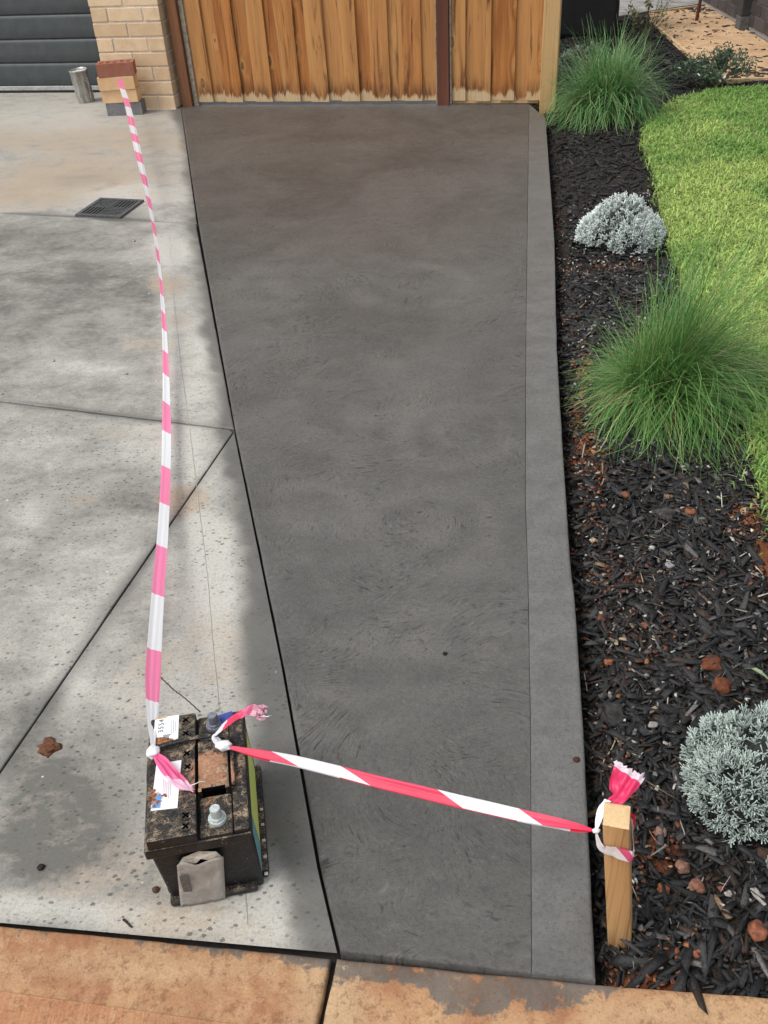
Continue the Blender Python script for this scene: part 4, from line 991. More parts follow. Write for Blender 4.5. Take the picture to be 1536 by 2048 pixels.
shrub(1292, 88, .20, .36, 260, 'wispy twiggy young plant in the mulch beside the timber edging', 'twiggy_plant', 5, (.13, .15, .07), (.26, .26, .15), ls=.028, stems=22, up=1.4)

# ------------------------------------------------------------------ gate
GT = empty('timber_gate', (GL[0], GL[1], 0), YAW)
tag(GT, 'wide gate of stained lapped pine palings with a bleached splashed foot', 'gate')
def paling(s0, s1, o, zb, zt=1.78, th=.014):
    bm = bmesh.new(); wdt = s1 - s0
    bm_box(bm, (0, 0, (zt - zb) / 2), (wdt, th, zt - zb), bev=.0015)
    for v in bm.verts:
        v.co.x += (mnoise.noise(Vector((v.co.z * 2, s0 * 9, 0)))) * .002
    ob = bm_obj('paling', bm, M['paling'], GT); ob.location = ((s0 + s1) / 2, -o, zb); ob.rotation_euler = (0, rad(random.uniform(-.12, .12)), 0)
    return ob
def s_of(px, py=210): return float((P(px, py)[:2] - GL) @ D)
SG = [(402, 872, 16), (906, 1076, 7)]
for a_, b_, n_ in SG:
    s0, s1 = s_of(a_), s_of(b_); pitch = (s1 - s0) / n_
    for k in range(n_):
        zb = .022 + random.uniform(-.003, .003)
        u = s0 + pitch * (k + .5); jw = random.uniform(-.012, .012)
        if k % 2 == 0: paling(u - pitch * .60 + jw, u + pitch * .60 + jw, .012, zb)
        else: paling(u - pitch * .66, u + pitch * .66, -.003, zb + .001)
for z_ in (.30, .95, 1.6):
    bm = bmesh.new(); bm_box(bm, (1.1, .035, z_), (2.2, .04, .07), bev=.003); bm_obj('rail', bm, M['postwood'], GT)
bm = bmesh.new(); bm_box(bm, (.045, .0, .89), (.065, .05, 1.75), bev=.003)
def gpost(name, pxa, pxb, o, dpt, mat, zb, zt=1.85, label=None, parent=GT, bev=.003):
    sa, sb = s_of(pxa), s_of(pxb); bm = bmesh.new(); bm_box(bm, ((sa + sb) / 2, -o + dpt / 2, (zb + zt) / 2), (sb - sa, dpt, zt - zb), bev=bev)
    ob = bm_obj(name, bm, mat, parent); 
    if label: ob['label'] = label
    return ob
bm.free()
gpost('post', 372.5, 391, .055, .08, M['rustpost'], -.02, label='rusty brown left post')
gpost('post_flange', 391.5, 401, .030, .05, M['galv'], -.01, label='greyish steel strip beside the left post')
gpost('post', 877, 900, .045, .07, M['brownpost'], -.02, label='dark red brown middle post')
gpost('post_flange', 873.5, 876.6, .035, .05, M['galv'], 0.0)
gpost('post_flange', 900.4, 904.5, .035, .05, M['galv'], 0.0)
gpost('post', 1080, 1112, .085, .10, M['postwood'], -.10, label='pale pine end post', bev=.004)
gpost('bottom_batten', 907, 1076, .004, .02, M['postwood'], .004, .021)
# nail heads
nl = bmesh.new()
for a_, b_, n_ in SG:
    s0, s1 = s_of(a_), s_of(b_); pitch = (s1 - s0) / n_
    for k in range(0, n_):
        for z_ in (.20,):
            u = s0 + pitch * (k + .5) + random.uniform(-.02, .02); bm_cyl(nl, (u, -(.0195 if k % 2 == 0 else .0045), z_ + random.uniform(-.01, .01)), 0.0040, .0034, .002, 8, axis=(0, -1, 0))
ob = bm_obj('nail_heads', nl, M['galv'], GT); ob['kind'] = 'stuff'

# ------------------------------------------------------------------ brick pier
prc = gate_pt(-0.105, 0.10)
prc = P(352, 218)[:2]
PR = empty('brick_pier', (prc[0], prc[1], 0), YAW)
tag(PR, 'cream brick pier between the garage door and the timber gate', 'pier')
bl, bh, bd, jt = .229, .076, .108, .010
def brick_mesh(l, h, d, seed):
    bm = bmesh.new(); bm_box(bm, (0, 0, 0), (l, d, h), bev=.003, seg=1)
    for v in bm.verts: v.co += mnoise.noise_vector(v.co * 25 + Vector((seed, 0, 0))) * .0018
    me = bpy.data.meshes.new('brick'); bm.to_mesh(me); bm.free(); me.materials.append(M['cream']); return me
full = [brick_mesh(bl, bh, bd, i) for i in range(4)]; half = [brick_mesh(bd, bh, bd, 9 + i) for i in range(3)]
ncr = 26
PW = 2 * bl + jt
for c_ in range(ncr):
    z = c_ * (bh + jt) + bh / 2 + .002
    if c_ % 2 == 0:
        row = [('h', -bd / 2, 0), ('f', -bd - jt - bl / 2, 0), ('h', -bd - 2 * jt - bl - bd / 2, 0)]
        side = [('s', bd + jt + bl / 2)]
    else:
        row = [('f', -bl / 2, 0), ('f', -bl - jt - bl / 2, 0)]
        side = [('s', bd + jt + bl / 2)]
    for t_, x_, y_ in row:
        o = bpy.data.objects.new('brick', random.choice(full if t_ == 'f' else half)); COL.objects.link(o); o.parent = PR
        o.location = (x_, bd / 2 + random.uniform(-.0015, .0015), z)
    for t_, y_ in side:
        o = bpy.data.objects.new('brick', random.choice(full)); COL.objects.link(o); o.parent = PR
        o.location = (-bd / 2 - .002, y_, z); o.rotation_euler = (0, 0, math.pi / 2)
bm = bmesh.new(); hz = ncr * (bh + jt)
bm_box(bm, (-PW / 2, .055, hz / 2), (PW - .007, bd - .007, hz - .004)); bm_box(bm, (-bd / 2 - .002, .235, hz / 2), (bd - .009, .24, hz - .004))
bm_obj('mortar', bm, M['mortar'], PR)
bm = bmesh.new(); bm_box(bm, (-PW / 2, -.004, -.001), (PW + .01, .02, .008), bev=.002); bm_jit(bm, .002); bm_obj('mortar_fillet', bm, M['mortar'], PR)

# ------------------------------------------------------------------ garage door
dr_right = gate_pt(-0.93, -0.388)
GD = empty('garage_door', (dr_right[0], dr_right[1], 0), YAW)
tag(GD, 'closed charcoal sectional garage door behind the brick pier', 'garage door')
DW = 3.0; rowh = .152
nrow = 15
for k in range(nrow):
    z0_ = .045 + k * rowh
    n_ = 9; prof = []
    # rib profile, a shallow rounded panel with a rolled groove at the top
    pr = [(0, .0), (.004, .006), (.010, .009), (.06, .010), (.125, .0095), (.139, .008), (.146, .002), (.150, -.004), (.152, -.004)]
    V = []; 
    for z_, y_ in pr:
        V += [(-DW, -y_, z0_ + z_), (0.3, -y_, z0_ + z_)]
    V += [(-DW, .03, z0_ + .152), (0.3, .03, z0_ + .152), (-DW, .03, z0_), (.3, .03, z0_)]
    m_ = len(pr) + 2
    F = [[2 * i, 2 * i + 1, 2 * i + 3, 2 * i + 2] for i in range(m_ - 1)] + [[2 * m_ - 2, 2 * m_ - 1, 1, 0]]
    o = mesh_np('door_slat', np.array(V), np.array(F), M['door'], GD)
bm = bmesh.new(); bm_box(bm, (-DW / 2 + .15, -.002, .030), (DW + .3, .03, .028), bev=.003); bm_obj('bottom_rail', bm, M['rubber'], GD)
bm = bmesh.new(); bm_box(bm, (-DW / 2 + .15, -.004, .009), (DW + .3, .022, .014), bev=.003); bm_obj('seal', bm, M['blackp'], GD)

# ------------------------------------------------------------------ brick stack
sc_ = (P(213, 232)[:2] + P(288, 228)[:2]) / 2
sang = math.atan2(*(P(288, 228) - P(213, 232))[[1, 0]])
stk = [('grey_brick', M['greyb'], 'charcoal grey brick at the bottom of the stack by the pier', .006, .01, -.02),
       ('buff_brick', M['creamst'], 'buff brick second from the bottom of the stack', -.006, .006, -.03),
       ('buff_brick', M['creamst'], 'buff brick just under the red one in the stack, tape tucked over it', -.010, -.006, .03),
       ('red_brick', M['redb'], 'red cored brick on top of the stack by the pier', -.002, -.004, .10)]
def cored_brick(mat, name):
    l, d, h = .230, .110, .076
    xs_ = [-l / 2]; 
    cw, gap = .026, .016
    x = -(5 * cw + 4 * gap) / 2
    for i in range(5): xs_ += [x, x + cw]; x += cw + gap
    xs_ += [l / 2]; ys_ = [-d / 2, -.030, -.008, .008, .030, d / 2]
    bm = bmesh.new(); top = {}; bot = {}
    for i, a in enumerate(xs_):
        for j, b in enumerate(ys_):
            top[i, j] = bm.verts.new((a, b, h)); bot[i, j] = bm.verts.new((a, b, 0))
    for i in range(len(xs_) - 1):
        for j in range(len(ys_) - 1):
            hole = i % 2 == 1 and j in (1, 3)
            q = [(i, j), (i + 1, j), (i + 1, j + 1), (i, j + 1)]
            if not hole:
                bm.faces.new([top[k] for k in q]); bm.faces.new([bot[k] for k in q[::-1]])
            else:
                for m in range(4): bm.faces.new([top[q[m]], top[q[(m + 1) % 4]], bot[q[(m + 1) % 4]], bot[q[m]]])
    nx, ny = len(xs_) - 1, len(ys_) - 1
    for i in range(nx):
        bm.faces.new([bot[i, 0], bot[i + 1, 0], top[i + 1, 0], top[i, 0]]); bm.faces.new([bot[i + 1, ny], bot[i, ny], top[i, ny], top[i + 1, ny]])
    for j in range(ny):
        bm.faces.new([bot[0, j + 1], bot[0, j], top[0, j], top[0, j + 1]]); bm.faces.new([bot[nx, j], bot[nx, j + 1], top[nx, j + 1], top[nx, j]])
    bmesh.ops.recalc_face_normals(bm, faces=bm.faces)
    for v in bm.verts: v.co += mnoise.noise_vector(v.co * 30) * .0018
    return bm_obj(name, bm, mat)
for i, (nm, mt, lb, ox, oy, oa) in enumerate(stk):
    o = cored_brick(mt, nm); tag(o, lb, 'brick', 'four stacked bricks holding the tape')
    d_ = np.array([math.cos(sang), math.sin(sang)]); n_ = np.array([-d_[1], d_[0]])
    c_ = sc_ + n_ * (.030 + oy) + d_ * ox
    o.location = (c_[0], c_[1], .001 + i * .0785); o.rotation_euler = (0, 0, sang + oa)

# ------------------------------------------------------------------ metal pipe stub by the garage door
cp = P(173, 203)
PT = empty('steel_pipe', (cp[0], cp[1], 0.001)); PT.rotation_euler = (rad(2), rad(-2.5), .3); tag(PT, 'short galvanised pipe stub full of cement standing by the garage door', 'pipe')
bm = bmesh.new(); n_ = 32; Hc = .205
rings = [(.052, 0), (.053, .004), (.052, .01), (.052, Hc - .012), (.0545, Hc - .008), (.0545, Hc), (.050, Hc), (.049, Hc - .02)]
prev = None
for r_i, z_ in [(a_ * 1.13, b_) for a_, b_ in rings]:
    rg = [bm.verts.new((math.cos(a) * r_i * (1 + .012 * math.sin(3 * a + z_ * 20)), math.sin(a) * r_i, z_ + (.002 * math.sin(a * 2) if z_ > .19 else 0))) for a in np.linspace(0, 2 * math.pi, n_, endpoint=False)]
    if prev:
        for k in range(n_): bm.faces.new([prev[k], prev[(k + 1) % n_], rg[(k + 1) % n_], rg[k]])
    prev = rg
s = NT('galvanised_pipe'); p_ = s.obj(); a1 = s.noise(s.mapping(p_, (1, 1, .3)), 40, 5, .7); 
M['pipe'] = s.done(s.mix(s.ramp(a1, .35, .65), (.20, .195, .18, 1), (.46, .45, .42, 1)), .42, s.bump(a1, .3, .003), .5, .45)
bm_obj('pipe_wall', bm, M['pipe'], PT, True)
bm = bmesh.new(); bm_cyl(bm, (0, 0, Hc - .018), .0545, .0545, .008, 24); bm_jit(bm, .003); bm_obj('cement_fill', bm, simple('dry_cement', (.52, .52, .47, 1), .9, 0, .2, 60, .6), PT)
bm = bmesh.new()
for k in range(16):
    an = -.9 + random.uniform(-.12, .12); z_ = .012 + k * .0115
    q = bmesh.ops.create_icosphere(bm, subdivisions=1, radius=random.uniform(.002, .0045)); bmesh.ops.translate(bm, vec=(math.cos(an) * .060, math.sin(an) * .060, z_), verts=q['verts'])
bm_obj('cement_drips', bm, M['white'], PT)

# ------------------------------------------------------------------ drain grate
dc = [P(200, 399), P(290, 403), P(240, 438), P(152, 433)]
cen = sum(dc) / 4; ax = (dc[1] - dc[0])[:2]; ang = math.atan2(ax[1], ax[0])
side_ = .255
DG = empty('drain_grate', (cen[0], cen[1], 0.0)); tag(DG, 'square black drain grate with slanted bars set in the driveway', 'drain grate')
e1_ = (dc[1] - dc[0] + dc[2] - dc[3])[:2] / 2; e2_ = (dc[0] - dc[3] + dc[1] - dc[2])[:2] / 2
def G2(u, v, z): q = e1_ * u + e2_ * v; return (q[0], q[1], z)
def quadbox(bm, pts, z0, z1):
    a = [bm.verts.new(G2(u, v, z0)) for u, v in pts]; b = [bm.verts.new(G2(u, v, z1)) for u, v in pts]
    bm.faces.new(b); bm.faces.new(a[::-1])
    for i in range(len(pts)): bm.faces.new([a[i], a[(i + 1) % len(pts)], b[(i + 1) % len(pts)], b[i]])
bm = bmesh.new()
for pts in ([(-.5, -.5), (.5, -.5), (.42, -.42), (-.42, -.42)], [(.5, -.5), (.5, .5), (.42, .42), (.42, -.42)], [(.5, .5), (-.5, .5), (-.42, .42), (.42, .42)], [(-.5, .5), (-.5, -.5), (-.42, -.42), (-.42, .42)]):
    quadbox(bm, pts, .0005, .010)
bmesh.ops.recalc_face_normals(bm, faces=bm.faces); bm_obj('frame', bm, M['iron'], DG)
bm = bmesh.new(); quadbox(bm, [(-.42, -.42), (.42, -.42), (.42, .42), (-.42, .42)], .0005, .0025); bmesh.ops.recalc_face_normals(bm, faces=bm.faces); bm_obj('sump_shade', bm, M['hollow_shade'], DG)  # black sheet painted as the shade below the bars
for qx, qy, along in ((-.21, -.21, 0), (.21, .21, 0), (-.21, .21, 1), (.21, -.21, 1)):
    for k in range(5):
        t_ = -.18 + k * .078
        bm = bmesh.new(); hw = .0145
        if along: pts = [(qx - .20, qy + t_ - hw + .02), (qx + .20, qy + t_ - hw + .02), (qx + .20, qy + t_ + hw + .02), (qx - .20, qy + t_ + hw + .02)]
        else: pts = [(qx + t_ - hw + .02, qy - .20), (qx + t_ + hw + .02, qy - .20), (qx + t_ + hw + .02, qy + .20), (qx + t_ - hw + .02, qy + .20)]
        quadbox(bm, pts, .003, .0085); bmesh.ops.recalc_face_normals(bm, faces=bm.faces); bm_obj('bar', bm, M['iron'], DG)
bm = bmesh.new(); quadbox(bm, [(-.42, -.013), (.42, -.013), (.42, .013), (-.42, .013)], .003, .0092); bm_obj('spine', bm, M['iron'], DG)
bm = bmesh.new(); quadbox(bm, [(-.013, -.42), (.013, -.42), (.013, .42), (-.013, .42)], .003, .0097); bm_obj('spine', bm, M['iron'], DG)

# ------------------------------------------------------------------ battery
BA = rad(7.6)
BT = empty('car_battery', (-.3345, .982, 0.0), BA)
tag(BT, 'dirty black car battery used as a weight for the warning tapes', 'battery')
def mat_batt():
    s = NT('muddy_black_plastic'); p = s.obj(); z = s.n('SeparateXYZ', {0: p}).outputs[2]; x = s.n('SeparateXYZ', {0: p}).outputs[0]; y = s.n('SeparateXYZ', {0: p}).outputs[1]
    n1 = s.noise(p, 30, 6, .6, .3); n2 = s.noise(s.mapping(p, loc=(3, 2, 1)), 90, 7, .7, .5); n3 = s.noise(p, 300, 4, .7)
    nz = s.n('SeparateXYZ', {0: s.n('NewGeometry').outputs['Normal']}).outputs[2]
    up = s.ramp(nz, .5, .9)
    c = s.mix(s.ramp(n2, .35, .65), (.005, .0055, .0065, 1), (.016, .017, .019, 1))
    mud = s.mix(s.ramp(n2, .3, .7), (.24, .165, .10, 1), (.42, .33, .23, 1))
    film = s.math('MULTIPLY', s.math('MULTIPLY', s.ramp(n1, .30, .62), s.ramp(s.noise(p, 420, 4, .75), .42, .62)), s.math('MULTIPLY', up, .55))
    c = s.mix(film, c, (.17, .145, .115, 1))
    m1 = s.math('MULTIPLY', s.ramp(s.math('ADD', n1, s.math('ADD', s.math('MULTIPLY', s.math('SUBTRACT', n2, .5), .9), s.math('MULTIPLY', s.math('SUBTRACT', s.noise(p, 480, 5, .8), .5), 1.5))), .50, .64), s.math('MULTIPLY', up, .80))
    c = s.mix(m1, c, mud)
    # the big clay patch in the lid recess
    dx = s.math('DIVIDE', s.math('SUBTRACT', x, .024), .036); dy = s.math('DIVIDE', s.math('ADD', y, .012), .042)
    dd = s.math('ADD', s.math('MULTIPLY', dx, dx), s.math('MULTIPLY', dy, dy))
    pt = s.math('MULTIPLY', s.ramp(s.math('ADD', dd, s.math('MULTIPLY', s.math('SUBTRACT', n1, .5), 7.0)), 1.5, .8), s.math('MULTIPLY', up, .92))
    c = s.mix(pt, c, s.mix(s.ramp(n2, .35, .65), (.36, .165, .085, 1), (.50, .30, .19, 1)))
    # dust on the flanks
    c = s.mix(s.math('MULTIPLY', s.ramp(s.math('ADD', n2, s.math('MULTIPLY', s.ramp(z, .03, 0), .25)), .58, .72), s.math('MULTIPLY', s.math('SUBTRACT', 1.0, up), .22)), c, (.07, .065, .055, 1))
    sp = s.ramp(s.vor(p, 130), .14, .08); c = s.mix(s.math('MULTIPLY', sp, s.math('MULTIPLY', s.ramp(n1, .45, .6), .5)), c, (.55, .52, .46, 1))
    h = s.math('ADD', s.math('MULTIPLY', m1, .8), s.math('ADD', s.math('MULTIPLY', pt, 1.0), s.math('MULTIPLY', n3, .25)))
    return s.done(c, s.mix(s.math('MAXIMUM', m1, pt), (.38,) * 3 + (1,), (.9,) * 3 + (1,)), s.bump(h, .8, .0025), .28)
M['batt'] = mat_batt()
hw, hl = .082, .126
bm = bmesh.new()
bm_box(bm, (.0005, .004, .073), (2 * hw - .002, 2 * hl - .016, .146), bev=.004, seg=2)
for v in bm.verts:
    if v.co.z < .01 and v.co.x < 0: v.co.x += .012
bm_obj('case', bm, M['batt'], BT)
bm = bmesh.new(); bm_box(bm, (.008, .012, .0085), (2 * hw + .004, 2 * hl - .03, .016), bev=.003, seg=2); bm_box(bm, (0, .004, .008), (2 * hw - .022, 2 * hl + .006, .014), bev=.003)
bm_obj('base_lip', bm, M['batt'], BT)
bm = bmesh.new(); bm_box(bm, (-.001, 0, .150), (2 * hw + .002, 2 * hl, .022), bev=.003, seg=2)
bm_obj('lid_skirt', bm, M['batt'], BT)
def lidbox(name, x0, x1, y0, y1, z0, z1, bev=.003, mat=None, parent=BT):
    bm = bmesh.new(); bm_box(bm, ((x0 + x1) / 2, (y0 + y1) / 2, (z0 + z1) / 2), (x1 - x0, y1 - y0, z1 - z0), bev=bev, seg=2); return bm_obj(name, bm, mat or M['batt'], parent)
lidbox('lid', -.077, .0005, -.1245, .1235, .158, .1815)
lidbox('lid_block', .0030, .0530, -.0400, .0600, .1585, .1795)
lidbox('lid_edge', .0555, .0805, -.1225, .1215, .1578, .1700)
lidbox('terminal_recess', .0025, .0550, -.1230, -.0480, .1575, .1680)
lidbox('terminal_recess', .0025, .0550, .0680, .1220, .1575, .1680)
# cap crosses
for (cx, cy) in ((-.016, .108), (-.016, .078), (-.014, .034), (-.013, .006), (-.016, -.088), (-.016, -.108)):
    bm = bmesh.new(); bm_cyl(bm, (cx, cy, .1818), .0092, .0090, .0022, 24); cp_ = bm_obj('vent_cap', bm, M['batt'], BT)
    bm = bmesh.new(); bm_box(bm, (cx, cy, .1832), (.0125, .0024, .0012), rad(40)); bm_box(bm, (cx, cy, .1834), (.0125, .0024, .0012), rad(-50)); bm_obj('cross_slot', bm, M['hollow_shade'], cp_)
lidbox('lid_seam', -.0012, .0003, -.05, .05, .1810, .1822, .0002, M['hollow_shade'])
# terminals
def term(x, y, mt, label, z0=.168):
    t = empty('terminal', (x, y, z0), 0, BT); t['label'] = label
    bm = bmesh.new(); bm_cyl(bm, (0, 0, .0025), .0150, .0140, .005, 28); bm_cyl(bm, (0, 0, .007), .0125, .0118, .005, 8); bm_obj('collar', bm, mt, t)
    bm = bmesh.new(); bm_cyl(bm, (0, 0, .018), .0092, .0082, .018, 28); q = bm_cyl(bm, (0, 0, .0275), .0082, .0072, .0012, 28); bm_jit(bm, .0003); bm_obj('terminal_post', bm, mt, t)
term(.031, -.094, M['terminal'], 'pale front terminal')
term(.031, .098, M['tdark'], 'dull back terminal')
bm = bmesh.new(); bm_box(bm, (.052, .108, .171), (.026, .022, .004), .2, bev=.001); bm_obj('polarity_tag', bm, M['blue'], BT)
# handle
def lp2w(pts): return np.array(pts, float)
hp = [(-.077, .046, .172), (-.074, .050, .186), (-.05, .056, .1885), (-.01, .060, .1885), (.03, .060, .187), (.052, .056, .184), (.058, .045, .176)]
tt = np.linspace(0, 1, 40); hpa = np.stack([np.interp(tt, np.linspace(0, 1, len(hp)), np.array(hp)[:, k]) for k in range(3)], -1)
V, F = tube(hpa, .0052, 8, .55); o = mesh_np('handle', V, F, M['batt'], BT, smooth=True)
for sx in (-.077, .0595):
    hp2 = np.array([(sx, .046, .177), (sx, .0, .178), (sx + (.004 if sx < 0 else 0), -.042, .176)]); hq = np.stack([np.interp(np.linspace(0, 1, 12), [0, .5, 1], hp2[:, k]) for k in range(3)], -1)
    V, F = tube(hq, .0036, 8, .7); mesh_np('handle_arm', V, F, M['batt'], BT, smooth=True)
# handle pocket at the front, its inner shade painted black
lidbox('handle_pocket', .008, .050, -.0475, -.0415, .1600, .1795, .001, M['hollow_shade'])
lidbox('hinge', .0035, .0095, -.049, -.040, .168, .1835, .001)
lidbox('hinge', .0470, .0535, -.049, -.040, .168, .1835, .001)
# top stickers
def sticker(pts, z, mat, name, parent=BT, th=.0007):
    bm = bmesh.new(); a = [bm.verts.new((x, y, z)) for x, y in pts]; b = [bm.verts.new((x, y, z + th)) for x, y in pts]
    bm.faces.new(b); bm.faces.new(a[::-1])
    for i in range(len(pts)): bm.faces.new([a[i], a[(i + 1) % len(pts)], b[(i + 1) % len(pts)], b[i]])
    bmesh.ops.recalc_face_normals(bm, faces=bm.faces); return bm_obj(name, bm, mat, parent)
def mat_label():
    s = NT('dirty_white_label'); p = s.obj(); n1 = s.noise(p, 55, 8, .7, .6); n2 = s.noise(p, 220, 5, .7)
    x = s.n('SeparateXYZ', {0: p}).outputs[0]; y = s.n('SeparateXYZ', {0: p}).outputs[1]
    c = s.mix(s.ramp(n2, .5, .75, 0, .25), (.76, .77, .78, 1), (.5, .48, .45, 1))
    def sp(cx, cy, rx, ry):
        a_ = s.math('DIVIDE', s.math('SUBTRACT', x, cx), rx); b_ = s.math('DIVIDE', s.math('SUBTRACT', y, cy), ry)
        return s.math('ADD', s.math('MULTIPLY', a_, a_), s.math('MULTIPLY', b_, b_))
    for cx, cy, rx, ry in ((-.060, .071, .016, .010), (-.065, -.047, .012, .015), (-.064, .128, .010, .006), (-.044, .068, .010, .006)):
        m = s.ramp(s.math('ADD', sp(cx, cy, rx, ry), s.math('MULTIPLY', s.math('SUBTRACT', n1, .5), 4.5)), 1.0, .6)
        c = s.mix(m, c, s.mix(s.ramp(n2, .35, .6), (.16, .055, .022, 1), (.42, .20, .09, 1)))
    return s.done(c, .5, None, .4)
M['label'] = mat_label()
zl = .1818
sticker([(-.0690, .1230), (-.0278, .1230), (-.0290, .0640), (-.0705, .0650)], zl, M['label'], 'paper_label')
lb2 = sticker([(-.0640, .0230), (-.0230, .0225), (-.0290, -.0712), (-.0705, -.0680)], zl, M['label'], 'paper_label')
sticker([(-.0700, -.0640), (-.0560, -.0655), (-.0545, -.0400), (-.0610, -.0400)], zl + .0009, M['ltblue'], 'blue_print')
sticker([(-.0480, .0080), (-.0440, .0120), (-.0400, .0000), (-.0445, -.0030)], zl + .0009, M['blue'], 'blue_print')
sticker([(-.0685, .1222), (-.0500, .1222), (-.0500, .1205), (-.0685, .1205)], zl + .0009, M['orangep'], 'orange_print')
def text(st, x, y, z, size, rz, mat, name='printed_number', rx=0.0, parent=BT):
    cu = bpy.data.curves.new(name, 'FONT'); cu.body = st; cu.size = size; cu.extrude = .0001; cu.space_character = 1.25
    t = bpy.data.objects.new(name, cu); COL.objects.link(t); bpy.context.view_layer.update()
    me = bpy.data.meshes.new_from_object(t.evaluated_get(bpy.context.evaluated_depsgraph_get())); bpy.data.objects.remove(t); bpy.data.curves.remove(cu)
    o = link(name, me, mat, parent); o.location = (x, y, z); o.rotation_euler = (rx, 0, rz); return o
text('3554', -.0545, .0885, zl + .0010, .0125, rad(88), M['ink'])
bm = bmesh.new()
for k in range(14): bm_box(bm, (-.0585 + k * .00072, .0785, zl + .0010), (.00036 if k % 3 else .0006, .0085, .0003))
ob = bm_obj('barcode', bm, M['inkgrey'], BT); ob.location = (.0045, 0, 0)
bm = bmesh.new()
for k in range(3): bm_box(bm, (-.0400 + k * .003, .098, zl + .0010), (.0007, .034 - k * .006, .0003))
for k in range(5): bm_box(bm, (-.0520 + k * .003, -.030, zl + .0010), (.0006, .040 - (k % 3) * .008, .0003))
bm_obj('fine_print', bm, M['inkgrey'], BT)
# crumbs of clay on the lid
bm = bmesh.new(); rr_ = random.Random(5)
for k in range(46):
    cx, cy = rr_.choice([(-.060, .072), (-.050, .068), (-.064, -.047), (-.068, -.04)]); q = bmesh.ops.create_icosphere(bm, subdivisions=1, radius=rr_.uniform(.0008, .0026))
    bmesh.ops.scale(bm, vec=(rr_.uniform(.7, 2), rr_.uniform(.7, 2), .7), verts=q['verts']); bmesh.ops.translate(bm, vec=(cx + rr_.gauss(0, .007), cy + rr_.gauss(0, .006), zl + .001), verts=q['verts'])
ob = bm_obj('clay_bits', bm, simple('red_clay', (.24, .085, .035, 1), .9, 0, .4, 200, .5), BT); ob['kind'] = 'stuff'
# side sticker (right flank) : lime and teal
def quad3(name, pts, mat, parent=BT, th=(0.0006, 0, 0)):
    bm = bmesh.new(); a = [bm.verts.new(p) for p in pts]; b = [bm.verts.new(Vector(p) + Vector(th)) for p in pts]
    bm.faces.new(b); bm.faces.new(a[::-1])
    for i in range(len(pts)): bm.faces.new([a[i], a[(i + 1) % len(pts)], b[(i + 1) % len(pts)], b[i]])
    bmesh.ops.recalc_face_normals(bm, faces=bm.faces); return bm_obj(name, bm, mat, parent)
XS = hw - .0003
M['lime'] = simple('lime_sticker', (.62, .70, .16, 1), .5, 0, .08, 120); M['teal'] = simple('teal_sticker', (.14, .34, .38, 1), .5, 0, .15, 120)
quad3('side_sticker', [(XS, -.075, .138), (XS, -.052, .030), (XS, .10, .030), (XS, .10, .138)], M['lime'])
quad3('side_sticker', [(XS, -.108, .138), (XS, -.108, .030), (XS, -.054, .030), (XS, -.077, .138)], M['teal'])
bm = bmesh.new()
for k in range(5): bm_box(bm, (hw + .0055, -.045 - k * .0 + (-.06 + k * .032), .0175), (.0065, .0055, .003), bev=.001)
bm_obj('lip_marks', bm, M['pebble_w'], BT)
# front plastic pouch
s = NT('crinkled_clear_pouch'); p_ = s.obj(); nn = s.noise(p_, 60, 5, .65, 1.0); n2_ = s.noise(p_, 200, 4)
M['pouch'] = s.done(s.mix(s.ramp(nn, .35, .7), (.27, .25, .225, 1), (.37, .35, .325, 1)), .3, s.bump(nn, .5, .003), .6)
YF = -(hl - .004) + .001
nx_, nz_ = 14, 16; V = []
for j in range(nz_):
    for i in range(nx_):
        u, v = i / (nx_ - 1), j / (nz_ - 1)
        z_ = .002 + v * (.112 + .004 * math.sin(u * 9))
        V.append((-.056 + .014 * v + u * .073, YF - .005 - .0015 * math.sin(u * 3.1) - .004 * mnoise.noise(Vector((u * 4, v * 4, 1))), z_))
F = [[j * nx_ + i, j * nx_ + i + 1, (j + 1) * nx_ + i + 1, (j + 1) * nx_ + i] for j in range(nz_ - 1) for i in range(nx_ - 1)]
po = mesh_np('plastic_pouch', np.array(V), np.array(F), M['pouch'], BT, smooth=True); md = po.modifiers.new('t', 'SOLIDIFY'); md.thickness = .0012; md.offset = 1
quad3('pouch_print', [(-.043, YF - .0098, .048), (-.030, YF - .0098, .046), (-.029, YF - .0098, .090), (-.042, YF - .0098, .092)], simple('smudged_print', (.10, .095, .09, 1), .6, 0, .5, 250), th=(0, -.0006, 0))
quad3('pouch_flap', [(-.041, YF - .004, .112), (-.012, YF - .005, .112), (-.003, YF - .006, .122), (.008, YF - .005, .113), (.029, YF - .004, .113), (.022, YF - .002, .127), (-.004, YF - .001, .135), (-.030, YF - .002, .127)], simple('pouch_flap_film', (.40, .37, .31, 1), .35, 0, .3, 70, .5), th=(0, -.0008, 0))
def BL(x, y, z):   # battery local -> world
    c, s_ = math.cos(BA), math.sin(BA); return np.array([-.333 + c * x - s_ * y, .978 + s_ * x + c * y, z])

